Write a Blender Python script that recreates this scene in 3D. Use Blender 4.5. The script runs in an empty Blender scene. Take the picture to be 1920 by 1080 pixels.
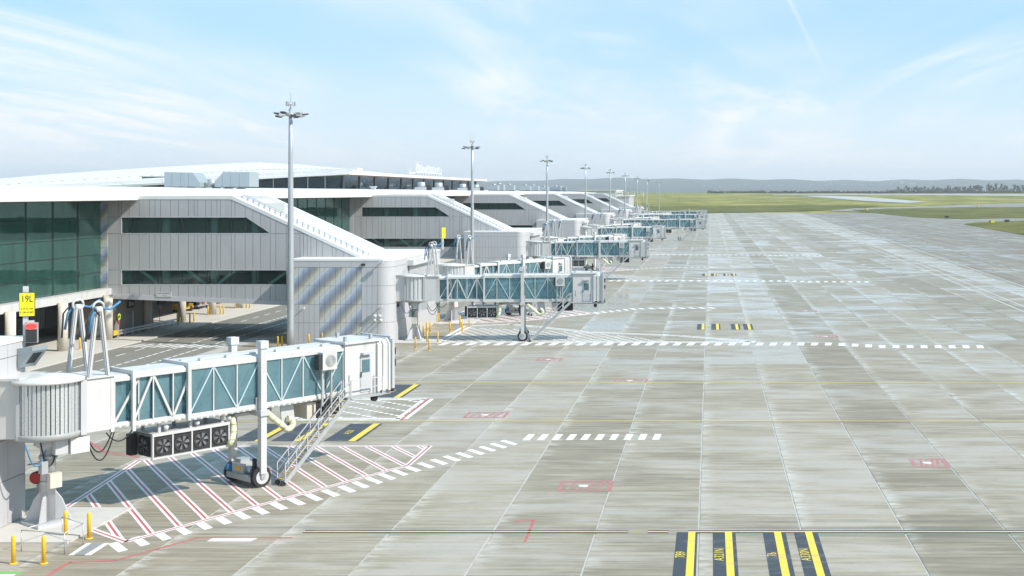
import bpy, math, random
from mathutils import Vector, Matrix
random.seed(7)
S = bpy.context.scene
COL = S.collection
# ------------------------------------------------------------------ camera, sky, sun, exposure
F, CX, CY, H = 2300.0, 1332.0, 361.0, 16.0          # measured: focal length (px of the 1920 frame), vanishing point, eye height (m)
cam_d = bpy.data.cameras.new('camera')
cam = bpy.data.objects.new('camera', cam_d); COL.objects.link(cam)
cam.location = (0, 0, H); cam.rotation_euler = (math.radians(90), 0, 0)
cam_d.sensor_width = 36.0; cam_d.lens = 36.0 * F / 1920.0
cam_d.shift_x = -(CX - 960.0) / 1920.0
cam_d.shift_y = -(540.0 - CY) / 1920.0
cam_d.clip_start = 0.5; cam_d.clip_end = 40000
S.camera = cam
SUN = Vector((1.05, -0.33, 1.0)).normalized()       # direction towards the sun
SUN_EL = math.asin(SUN.z); SUN_AZ = math.atan2(SUN.x, SUN.y)
W = bpy.data.worlds.new('World'); S.world = W; W.use_nodes = True
SKY_STRENGTH, SUN_STRENGTH, EXPOSURE = 0.105, 4.9, 0.22
def world_nodes():
    nt = W.node_tree; N = nt.nodes; L = nt.links; N.clear()
    out = N.new('ShaderNodeOutputWorld'); bg = N.new('ShaderNodeBackground'); bg.inputs[1].default_value = SKY_STRENGTH
    sky = N.new('ShaderNodeTexSky'); sky.sky_type = 'NISHITA'; sky.sun_disc = False
    sky.sun_elevation = SUN_EL; sky.sun_rotation = SUN_AZ; sky.air_density = 1.0; sky.dust_density = 0.6; sky.ozone_density = 2.5
    tc = N.new('ShaderNodeTexCoord'); sep = N.new('ShaderNodeSeparateXYZ'); L.new(tc.outputs['Generated'], sep.inputs[0])
    def math_(op, a, b=None, c=None, clamp=False):
        m = N.new('ShaderNodeMath'); m.operation = op; m.use_clamp = clamp
        for i, v in enumerate((a, b, c)):
            if v is None: continue
            if isinstance(v, (int, float)): m.inputs[i].default_value = v
            else: L.new(v, m.inputs[i])
        return m.outputs[0]
    z = math_('MAXIMUM', sep.outputs[2], 0.0)
    zz = math_('ADD', z, 0.045)
    u = math_('DIVIDE', sep.outputs[0], zz); v = math_('DIVIDE', sep.outputs[1], zz)
    cmb = N.new('ShaderNodeCombineXYZ'); L.new(u, cmb.inputs[0]); L.new(v, cmb.inputs[1])
    def noise(scale, detail, rough, dist, sx, sy, rot, loc=(0, 0, 0)):
        mp = N.new('ShaderNodeMapping'); mp.inputs['Scale'].default_value = (sx, sy, 1); mp.inputs['Rotation'].default_value = (0, 0, rot)
        mp.inputs['Location'].default_value = loc
        L.new(cmb.outputs[0], mp.inputs[0])
        n = N.new('ShaderNodeTexNoise'); n.inputs['Scale'].default_value = scale; n.inputs['Detail'].default_value = detail
        n.inputs['Roughness'].default_value = rough; n.inputs['Distortion'].default_value = dist; L.new(mp.outputs[0], n.inputs[0])
        return n.outputs[0]
    def ramp(x, lo, hi):
        m = N.new('ShaderNodeMapRange'); m.interpolation_type = 'SMOOTHSTEP'; L.new(x, m.inputs[0])
        m.inputs[1].default_value = lo; m.inputs[2].default_value = hi
        return m.outputs[0]
    big = ramp(noise(0.16, 3, 0.5, 0.6, 1.6, 0.5, 0.5, (3.1, 1.7, 0)), 0.42, 0.58)
    wisp = ramp(noise(0.45, 9, 0.62, 1.2, 1.8, 0.45, 0.75, (0.4, 2.2, 0)), 0.38, 0.66)
    veil = ramp(noise(0.22, 5, 0.55, 0.4, 0.8, 0.5, -0.4, (5, 1, 0)), 0.42, 0.75)
    c1 = math_('MULTIPLY', big, wisp); c2 = math_('MULTIPLY', veil, 0.45)
    cl = math_('ADD', math_('MULTIPLY', c1, 0.85), c2, clamp=True)
    up = ramp(z, 0.015, 0.06)
    cl = math_('MULTIPLY', cl, math_('ADD', math_('MULTIPLY', up, 0.8), 0.2))
    cl = math_('ADD', math_('MULTIPLY', cl, 0.74), math_('MULTIPLY', ramp(z, 0.15, 0.0), 0.60), clamp=True)
    # one thin contrail
    p1, p2 = Vector((0.0643, 1, 0.157)), Vector((0.1057, 1, 0.0743)); nrm = p1.cross(p2).normalized()
    dt = N.new('ShaderNodeVectorMath'); dt.operation = 'DOT_PRODUCT'; L.new(tc.outputs['Generated'], dt.inputs[0]); dt.inputs[1].default_value = nrm
    ct = math_('MULTIPLY', ramp(math_('ABSOLUTE', dt.outputs['Value']), 0.0030, 0.0004), ramp(z, 0.07, 0.16)); ct = math_('MULTIPLY', ct, ramp(sep.outputs[1], 0.0, 0.3))
    cl = math_('ADD', cl, math_('MULTIPLY', ct, 0.22), clamp=True)
    tint = N.new('ShaderNodeMix'); tint.data_type = 'RGBA'; tint.inputs[0].default_value = VEIL
    L.new(sky.outputs[0], tint.inputs[6]); tint.inputs[7].default_value = VEIL_RGB
    mix = N.new('ShaderNodeMix'); mix.data_type = 'RGBA'; L.new(cl, mix.inputs[0]); L.new(tint.outputs[2], mix.inputs[6])
    mix.inputs[7].default_value = CLOUD_RGB
    L.new(mix.outputs[2], bg.inputs[0]); L.new(bg.outputs[0], out.inputs[0])
VEIL, VEIL_RGB, CLOUD_RGB = 0.66, (4.2, 7.5, 10.2, 1), (8.9, 9.0, 9.0, 1)   # thin high cloud over the whole sky, and the cirrus in it
world_nodes()
sl = bpy.data.lights.new('sun', 'SUN'); sl.energy = SUN_STRENGTH; sl.angle = math.radians(0.55); sl.color = (1.0, 0.935, 0.845)
so = bpy.data.objects.new('sun', sl); COL.objects.link(so)
so.rotation_euler = SUN.to_track_quat('Z', 'Y').to_euler(); so.location = (60, -60, 80)
S.view_settings.view_transform = 'Standard'; S.view_settings.look = 'None'
S.view_settings.exposure = EXPOSURE; S.view_settings.gamma = 1.0; S.view_settings.use_curve_mapping = False
S.render.engine = 'CYCLES'
S.cycles.use_denoising = True
S.cycles.max_bounces = 7; S.cycles.transparent_max_bounces = 16; S.cycles.volume_bounces = 0
S.cycles.diffuse_bounces = 3; S.cycles.glossy_bounces = 3; S.cycles.caustics_reflective = False; S.cycles.caustics_refractive = False
# ------------------------------------------------------------------ materials
def nodes_of(name):
    m = bpy.data.materials.new(name); m.use_nodes = True
    nt = m.node_tree; return m, nt, nt.nodes, nt.links, nt.nodes['Principled BSDF']
def NM(N, L, op, a, b=None, c=None, clamp=False):
    m = N.new('ShaderNodeMath'); m.operation = op; m.use_clamp = clamp
    for i, v in enumerate((a, b, c)):
        if v is None: continue
        if isinstance(v, (int, float)): m.inputs[i].default_value = v
        else: L.new(v, m.inputs[i])
    return m.outputs[0]
def NR(N, L, x, lo, hi, a=0.0, b=1.0):
    m = N.new('ShaderNodeMapRange'); m.interpolation_type = 'SMOOTHSTEP'; L.new(x, m.inputs[0])
    for i, v in enumerate((lo, hi, a, b)): m.inputs[i + 1].default_value = v
    return m.outputs[0]
def NX(N, L, f, a, b, mode='MIX'):
    m = N.new('ShaderNodeMix'); m.data_type = 'RGBA'; m.blend_type = mode
    for s, v in ((0, f), (6, a), (7, b)):
        if isinstance(v, (int, float)): m.inputs[s].default_value = v
        elif isinstance(v, tuple): m.inputs[s].default_value = (*v[:3], 1)
        else: L.new(v, m.inputs[s])
    return m.outputs[2]
def NN(N, L, vec, scale, detail=4, rough=0.55, sc=(1, 1, 1), dist=0.0):
    mp = N.new('ShaderNodeMapping'); mp.inputs['Scale'].default_value = sc; L.new(vec, mp.inputs[0])
    n = N.new('ShaderNodeTexNoise'); n.inputs['Scale'].default_value = scale; n.inputs['Detail'].default_value = detail
    n.inputs['Roughness'].default_value = rough; n.inputs['Distortion'].default_value = dist
    L.new(mp.outputs[0], n.inputs[0]); return n.outputs[0]
def paint(name, rgb, rough=0.45, metal=0.0, dirt=0.12, scale=1.5, streak=(1, 1, 0.25), spec=0.5):
    """plain coated surface: slight mottling, rain streaks and rubbed roughness"""
    m, nt, N, L, b = nodes_of(name)
    g = N.new('ShaderNodeNewGeometry')
    n1 = NN(N, L, g.outputs['Position'], scale, 5, 0.6, streak)
    n2 = NN(N, L, g.outputs['Position'], scale * 7, 3, 0.6)
    d = NR(N, L, n1, 0.45, 0.78)
    c = NX(N, L, NM(N, L, 'MULTIPLY', d, dirt * 2.2), rgb, tuple(x * 0.62 for x in rgb))
    c = NX(N, L, NM(N, L, 'MULTIPLY', n2, dirt), c, tuple(min(1, x * 1.12) for x in rgb))
    L.new(c, b.inputs['Base Color']); b.inputs['Metallic'].default_value = metal
    L.new(NR(N, L, n2, 0.25, 0.75, max(0.04, rough - 0.1), rough + 0.1), b.inputs['Roughness'])
    b.inputs['Specular IOR Level'].default_value = spec
    return m
def glass(name, tint, refl=1.0, rough=0.02, film=0.0, film_rgb=(0.3, 0.4, 0.4)):
    m, nt, N, L, b = nodes_of(name); N.remove(b)
    o = N['Material Output']; t = N.new('ShaderNodeBsdfTransparent'); t.inputs[0].default_value = (*tint, 1)
    g = N.new('ShaderNodeNewGeometry')
    df = N.new('ShaderNodeBsdfDiffuse'); df.inputs[0].default_value = (*film_rgb, 1)
    m0 = N.new('ShaderNodeMixShader'); L.new(NM(N, L, 'MULTIPLY', NR(N, L, NN(N, L, g.outputs['Position'], 0.8, 4, 0.6, (1, 1, 0.4)), 0.2, 0.8, 0.6, 1.3), film), m0.inputs[0])
    L.new(t.outputs[0], m0.inputs[1]); L.new(df.outputs[0], m0.inputs[2])
    gl = N.new('ShaderNodeBsdfGlossy'); gl.inputs['Roughness'].default_value = rough; gl.inputs[0].default_value = (0.9, 0.97, 1, 1)
    fr = N.new('ShaderNodeFresnel'); fr.inputs[0].default_value = 1.5
    bp = N.new('ShaderNodeBump'); bp.inputs['Strength'].default_value = 0.06; bp.inputs['Distance'].default_value = 0.25
    L.new(NN(N, L, g.outputs['Position'], 0.7, 2, 0.5), bp.inputs['Height'])
    L.new(bp.outputs[0], gl.inputs['Normal'])
    mx = N.new('ShaderNodeMixShader'); L.new(NM(N, L, 'MULTIPLY', fr.outputs[0], refl, clamp=True), mx.inputs[0])
    L.new(m0.outputs[0], mx.inputs[1]); L.new(gl.outputs[0], mx.inputs[2]); L.new(mx.outputs[0], o.inputs[0])
    return m
M = {}
M['white'] = paint('white_paint', (0.57, 0.57, 0.56), 0.42, dirt=0.24)
M['roofwhite'] = paint('white_roof_sheet', (0.69, 0.685, 0.675), 0.5, dirt=0.10, scale=0.3)
M['clad'] = paint('grey_cladding', (0.45, 0.452, 0.455), 0.42, 0.12, dirt=0.14, scale=0.6)
M['cladlight'] = paint('light_grey_cladding', (0.50, 0.505, 0.52), 0.42, 0.05, dirt=0.14, scale=0.6)
M['seam'] = paint('dark_seam', (0.16, 0.165, 0.17), 0.7)
M['soffit'] = paint('timber_soffit', (0.30, 0.20, 0.13), 0.6, dirt=0.3, scale=1.0, streak=(0.3, 3, 1))
M['bracepale'] = paint('pale_blue_brace', (0.42, 0.55, 0.59), 0.45)
M['blade'] = paint('fan_blade_grey', (0.17, 0.175, 0.18), 0.4, 0.3)
M['steel'] = paint('galvanised_steel', (0.50, 0.52, 0.53), 0.42, 0.55, dirt=0.25, scale=3)
M['alu'] = paint('aluminium_curtain', (0.62, 0.64, 0.65), 0.34, 0.5, dirt=0.2, scale=2, streak=(3, 3, 0.1))
M['dark'] = paint('dark_metal', (0.045, 0.047, 0.05), 0.5, 0.2)
M['black'] = paint('black_rubber', (0.022, 0.022, 0.023), 0.65)
M['mullion'] = paint('dark_mullion', (0.05, 0.06, 0.06), 0.4, 0.4)
M['greybox'] = paint('grey_enclosure', (0.36, 0.37, 0.37), 0.5)
M['beige'] = paint('beige_enclosure', (0.58, 0.54, 0.47), 0.55)
M['yellow'] = paint('yellow_paint', (0.80, 0.49, 0.03), 0.45, dirt=0.1, scale=6)
M['signyellow'] = paint('sign_yellow', (0.88, 0.78, 0.02), 0.5, dirt=0.03)
M['lime'] = paint('lime_sign', (0.62, 0.80, 0.03), 0.5, dirt=0.03)
M['red'] = paint('red_paint', (0.55, 0.05, 0.05), 0.5)
M['blue'] = paint('blue_strap', (0.06, 0.22, 0.42), 0.6)
M['hose'] = paint('cream_hose', (0.72, 0.72, 0.52), 0.6, dirt=0.25, scale=5)
M['hosegreen'] = paint('green_hose', (0.36, 0.38, 0.10), 0.6)
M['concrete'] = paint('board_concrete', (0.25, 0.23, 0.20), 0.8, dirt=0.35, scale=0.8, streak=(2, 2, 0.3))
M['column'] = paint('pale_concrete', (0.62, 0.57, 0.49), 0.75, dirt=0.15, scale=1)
M['path'] = paint('pale_footpath', (0.52, 0.50, 0.45), 0.85, dirt=0.25, scale=0.4, streak=(1, 0.4, 1))
M['plinth'] = paint('plinth_concrete', (0.52, 0.50, 0.46), 0.85, dirt=0.2, scale=1.2, streak=(1, 1, 1))
M['asphalt'] = paint('asphalt', (0.205, 0.198, 0.170), 0.75, dirt=0.3, scale=0.25, streak=(1, 0.3, 1))
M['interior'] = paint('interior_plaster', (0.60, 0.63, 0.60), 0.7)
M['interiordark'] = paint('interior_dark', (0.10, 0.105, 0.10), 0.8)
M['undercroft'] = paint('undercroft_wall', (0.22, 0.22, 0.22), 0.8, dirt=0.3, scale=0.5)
M['hvac'] = paint('hvac_panel', (0.37, 0.42, 0.445), 0.4, 0.3, dirt=0.08)
M['glassbridge'] = glass('bridge_glass', (0.66, 0.83, 0.87), 0.9, film=0.34, film_rgb=(0.25, 0.45, 0.52))
M['glasspier'] = glass('pier_glass', (0.70, 0.87, 0.79), 0.8, film=0.16, film_rgb=(0.12, 0.34, 0.28))
M['glasslink'] = glass('link_glass', (0.70, 0.83, 0.80), 0.6, film=0.05)
M['glassblue'] = glass('terminal_glass', (0.42, 0.62, 0.72), 1.0)
def road_paint(name, rgb, wear=0.5):
    m, nt, N, L, b = nodes_of(name)
    g = N.new('ShaderNodeNewGeometry')
    n = NN(N, L, g.outputs['Position'], 1.2, 6, 0.65, (0.5, 1.3, 1))
    n2 = NN(N, L, g.outputs['Position'], 9, 4, 0.6)
    w = NR(N, L, n, 0.5, 0.75)
    c = NX(N, L, NM(N, L, 'MULTIPLY', w, wear), rgb, (0.34, 0.32, 0.29))
    c = NX(N, L, NM(N, L, 'MULTIPLY', n2, 0.22), c, tuple(x * 0.7 for x in rgb))
    c = NX(N, L, NM(N, L, 'MULTIPLY', NR(N, L, NN(N, L, g.outputs['Position'], 0.9, 4, 0.6, (0.15, 2.0, 1)), 0.55, 0.7), 0.35), c, (0.20, 0.185, 0.16))
    L.new(c, b.inputs['Base Color']); b.inputs['Roughness'].default_value = 0.55
    return m
M['pwhite'] = road_paint('marking_white', (0.78, 0.77, 0.75))
M['pred'] = road_paint('marking_red', (0.50, 0.11, 0.11), 0.6)
M['predold'] = road_paint('marking_red_worn', (0.44, 0.17, 0.16), 1.0)
M['pyellow'] = road_paint('marking_yellow', (0.80, 0.58, 0.06), 0.35)
M['pyellowold'] = road_paint('marking_yellow_worn', (0.64, 0.47, 0.10), 0.75)
M['pworn'] = road_paint('marking_white_worn', (0.62, 0.61, 0.58), 0.9)
M['pblack'] = road_paint('marking_black', (0.045, 0.050, 0.060), 0.25)
M['pgreen'] = road_paint('marking_green', (0.16, 0.45, 0.10))
SLAB, SX0, SY0 = 4.85, -0.55, 65.8
def apron_material():
    m, nt, N, L, b = nodes_of('damp_concrete')
    g = N.new('ShaderNodeNewGeometry'); P = g.outputs['Position']
    sp = N.new('ShaderNodeSeparateXYZ'); L.new(P, sp.inputs[0])
    cx = NM(N, L, 'DIVIDE', NM(N, L, 'SUBTRACT', sp.outputs[0], SX0), SLAB)
    cy = NM(N, L, 'DIVIDE', NM(N, L, 'SUBTRACT', sp.outputs[1], SY0), SLAB)
    ix = NM(N, L, 'FLOOR', cx); iy = NM(N, L, 'FLOOR', cy); ux = NM(N, L, 'FRACT', cx)
    cb = N.new('ShaderNodeCombineXYZ'); L.new(ix, cb.inputs[0]); L.new(iy, cb.inputs[1])
    wn = N.new('ShaderNodeTexWhiteNoise'); wn.noise_dimensions = '2D'; L.new(cb.outputs[0], wn.inputs[0]); v = wn.outputs[0]
    cbl = N.new('ShaderNodeCombineXYZ'); L.new(ix, cbl.inputs[0])
    wl = N.new('ShaderNodeTexWhiteNoise'); wl.noise_dimensions = '2D'; L.new(cbl.outputs[0], wl.inputs[0]); lane = wl.outputs[0]
    off = N.new('ShaderNodeCombineXYZ'); L.new(NM(N, L, 'MULTIPLY', lane, 90.0), off.inputs[2])
    va = N.new('ShaderNodeVectorMath'); va.operation = 'ADD'; L.new(P, va.inputs[0]); L.new(off.outputs[0], va.inputs[1])
    Q = va.outputs[0]
    st = NN(N, L, Q, 1.0, 5, 0.62, (0.16, 1.15, 1))          # brush streaks across each lane
    st2 = NN(N, L, Q, 1.0, 4, 0.6, (0.22, 4.2, 1))
    bl = NN(N, L, P, 0.045, 4, 0.6, (1, 0.8, 1), 0.8)        # where water lies
    md = NN(N, L, Q, 0.30, 4, 0.6, (0.7, 1.2, 1))
    W_ = lambda x, k: NM(N, L, 'MULTIPLY', NM(N, L, 'SUBTRACT', x, 0.5), k)
    A_ = lambda *t: t[0] if len(t) == 1 else NM(N, L, 'ADD', t[0], A_(*t[1:]))
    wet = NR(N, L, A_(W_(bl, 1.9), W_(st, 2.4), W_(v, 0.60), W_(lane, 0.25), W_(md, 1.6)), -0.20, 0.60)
    damp = NR(N, L, sp.outputs[1], 60.0, 165.0, 0.28, 1.0)
    st3 = NR(N, L, NN(N, L, Q, 1.0, 6, 0.7, (0.10, 3.0, 1), 0.15), 0.52, 0.68)
    tone = NM(N, L, 'ADD', A_(W_(v, 0.22), W_(lane, 0.42), W_(st2, 2.0), W_(md, 1.1), W_(bl, 0.5)), 0.5, clamp=True)
    c = NX(N, L, tone, (0.205, 0.176, 0.124), (0.400, 0.354, 0.272))
    c = NX(N, L, NM(N, L, 'MULTIPLY', wet, 0.62), c, (0.420, 0.386, 0.342))  # pale sky sheen of the wet patches, painted into the base colour
    c = NX(N, L, NM(N, L, 'MULTIPLY', st3, NM(N, L, 'SUBTRACT', 0.55, NM(N, L, 'MULTIPLY', wet, 0.35))), c, (0.185, 0.168, 0.135))
    gr_ = NN(N, L, P, 5.0, 6, 0.75, (0.6, 1.4, 1)); c = NX(N, L, NR(N, L, gr_, 0.50, 0.72, 0, 0.32), c, (0.16, 0.14, 0.105))
    c = NX(N, L, NR(N, L, NN(N, L, P, 1.6, 7, 0.75, (0.35, 2.2, 1), 0.4), 0.60, 0.74, 0, 0.5), c, (0.52, 0.495, 0.44))
    # lime bloom spilling from the joints
    ej = NM(N, L, 'MULTIPLY', NR(N, L, ux, 0.01, 0.20, 1, 0), NR(N, L, NN(N, L, Q, 1.0, 6, 0.7, (0.55, 1.9, 1)), 0.44, 0.60))
    ej = NM(N, L, 'MULTIPLY', ej, NR(N, L, NN(N, L, P, 0.045, 3), 0.36, 0.58))
    c = NX(N, L, NM(N, L, 'MULTIPLY', ej, NM(N, L, 'ADD', 0.50, NM(N, L, 'MULTIPLY', damp, 0.45))), c, (0.60, 0.58, 0.525))
    # scuffs and oil spots
    sc = NR(N, L, NN(N, L, P, 0.55, 6, 0.7, (0.5, 1.4, 1), 1.2), 0.66, 0.80)
    c = NX(N, L, NM(N, L, 'MULTIPLY', sc, 0.45), c, (0.10, 0.095, 0.085))
    # tyre rubber dragged along the lead-in lines
    rub = NR(N, L, NN(N, L, P, 1.0, 5, 0.6, (0.025, 1.7, 1)), 0.50, 0.66)
    bands = None
    for yy in (58.0, 86.0, 103.5):
        q = NR(N, L, NM(N, L, 'ABSOLUTE', NM(N, L, 'SUBTRACT', sp.outputs[1], yy)), 0.4, 3.2, 1, 0)
        bands = q if bands is None else NM(N, L, 'MAXIMUM', bands, q)
    c = NX(N, L, NM(N, L, 'MULTIPLY', NM(N, L, 'MULTIPLY', rub, bands), 0.5), c, (0.11, 0.10, 0.085))
    # oil drips
    oil = NR(N, L, NN(N, L, P, 2.4, 2, 0.5), 0.74, 0.80)
    c = NX(N, L, NM(N, L, 'MULTIPLY', NM(N, L, 'MULTIPLY', oil, NR(N, L, NN(N, L, P, 0.12, 2), 0.5, 0.6)), 0.5), c, (0.08, 0.075, 0.065))
    # the taxi lane beyond the stand line is a browner concrete with lengthwise rubber streaks
    tx = NM(N, L, 'SUBTRACT', sp.outputs[0], NM(N, L, 'ADD', 47.0, NM(N, L, 'MULTIPLY', sp.outputs[1], 0.0239)))
    tl = NR(N, L, tx, 0.0, 1.5)
    ls = NN(N, L, P, 1.0, 4, 0.6, (0.55, 0.006, 1))
    c = NX(N, L, NM(N, L, 'MULTIPLY', tl, NR(N, L, ls, 0.36, 0.60, 0.35, 0.9)), c, (0.185, 0.158, 0.122))
    L.new(c, b.inputs['Base Color'])
    r = NM(N, L, 'SUBTRACT', 0.74, NM(N, L, 'MULTIPLY', NM(N, L, 'ADD', NM(N, L, 'MULTIPLY', wet, 0.75), 0.25), NM(N, L, 'MULTIPLY', damp, 0.64)))
    r = NM(N, L, 'ADD', r, NM(N, L, 'MULTIPLY', tl, 0.10))
    L.new(NM(N, L, 'ADD', r, NM(N, L, 'MULTIPLY', NM(N, L, 'SUBTRACT', st2, 0.5), 0.2)), b.inputs['Roughness'])
    b.inputs['Specular IOR Level'].default_value = 0.5
    bp = N.new('ShaderNodeBump'); bp.inputs['Strength'].default_value = 0.12; bp.inputs['Distance'].default_value = 0.02
    L.new(NN(N, L, P, 8, 3, 0.6, (0.5, 3, 1)), bp.inputs['Height']); L.new(bp.outputs[0], b.inputs['Normal'])
    return m
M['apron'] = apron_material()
M['joint'] = paint('joint_sealant', (0.43, 0.415, 0.38), 0.8, dirt=0.5, scale=0.5, streak=(1, 1, 1))
def grass_material(name, c0, c1, c2):
    m, nt, N, L, b = nodes_of(name)
    g = N.new('ShaderNodeNewGeometry'); P = g.outputs['Position']
    a = NR(N, L, NN(N, L, P, 0.012, 8, 0.7, (0.8, 0.5, 1), 0.6), 0.38, 0.60); k = NR(N, L, NN(N, L, P, 0.05, 8, 0.75, (0.6, 0.35, 1)), 0.42, 0.62)
    c = NX(N, L, a, c0, c1); c = NX(N, L, NM(N, L, 'MULTIPLY', k, 0.8), c, c2)
    L.new(c, b.inputs['Base Color']); b.inputs['Roughness'].default_value = 0.9; b.inputs['Specular IOR Level'].default_value = 0.1
    return m
M['grass'] = grass_material('airfield_grass', (0.185, 0.185, 0.035), (0.34, 0.31, 0.08), (0.11, 0.12, 0.03))
M['grassdark'] = grass_material('verge_grass', (0.105, 0.112, 0.024), (0.16, 0.155, 0.04), (0.07, 0.078, 0.02))
M['farstrip'] = paint('far_pavement', (0.42, 0.41, 0.40), 0.5, dirt=0.2, scale=0.02)
M['forest'] = grass_material('hill_forest', (0.045, 0.065, 0.045), (0.075, 0.085, 0.055), (0.03, 0.045, 0.035))
M['leaf'] = grass_material('gum_leaves', (0.050, 0.062, 0.034), (0.075, 0.082, 0.048), (0.035, 0.042, 0.028))
M['bark'] = paint('gum_bark', (0.20, 0.17, 0.14), 0.9)
def pattern_material():
    """printed iridescent panels: diagonal bands of blue, white and ochre"""
    m, nt, N, L, b = nodes_of('printed_panel')
    g = N.new('ShaderNodeNewGeometry'); P = g.outputs['Position']
    sp = N.new('ShaderNodeSeparateXYZ'); L.new(P, sp.inputs[0])
    t = NM(N, L, 'SUBTRACT', NM(N, L, 'MULTIPLY', sp.outputs[0], 0.40), NM(N, L, 'MULTIPLY', sp.outputs[2], 0.37))
    t = NM(N, L, 'ADD', t, NM(N, L, 'MULTIPLY', NN(N, L, P, 0.35, 3), 0.35))
    t = NM(N, L, 'ADD', t, NM(N, L, 'MULTIPLY', NN(N, L, P, 9.0, 3, 0.6, (1, 1, 0.12)), 0.22))
    fr = NM(N, L, 'FRACT', t)
    cr = N.new('ShaderNodeValToRGB'); L.new(fr, cr.inputs[0]); e = cr.color_ramp.elements
    e[0].position = 0.0; e[0].color = (0.56, 0.58, 0.55, 1); e[1].position = 1.0; e[1].color = (0.56, 0.58, 0.55, 1)
    for p, c in ((0.12, (0.60, 0.66, 0.74)), (0.28, (0.34, 0.42, 0.56)), (0.44, (0.20, 0.26, 0.38)), (0.58, (0.22, 0.25, 0.29)), (0.70, (0.34, 0.34, 0.28)), (0.82, (0.56, 0.54, 0.42)), (0.91, (0.66, 0.66, 0.60))):
        q = e.new(p); q.color = (*c, 1)
    L.new(NX(N, L, 0.22, cr.outputs[0], (0.50, 0.505, 0.515)), b.inputs['Base Color']); b.inputs['Roughness'].default_value = 0.35; b.inputs['Metallic'].default_value = 0.2
    return m
M['printed'] = pattern_material()
def emit(name, rgb, s):
    m, nt, N, L, b = nodes_of(name); b.inputs['Base Color'].default_value = (*rgb, 1)
    b.inputs['Emission Color'].default_value = (*rgb, 1); b.inputs['Emission Strength'].default_value = s; return m
M['ledred'] = emit('red_led', (0.9, 0.06, 0.05), 0.9)
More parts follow.
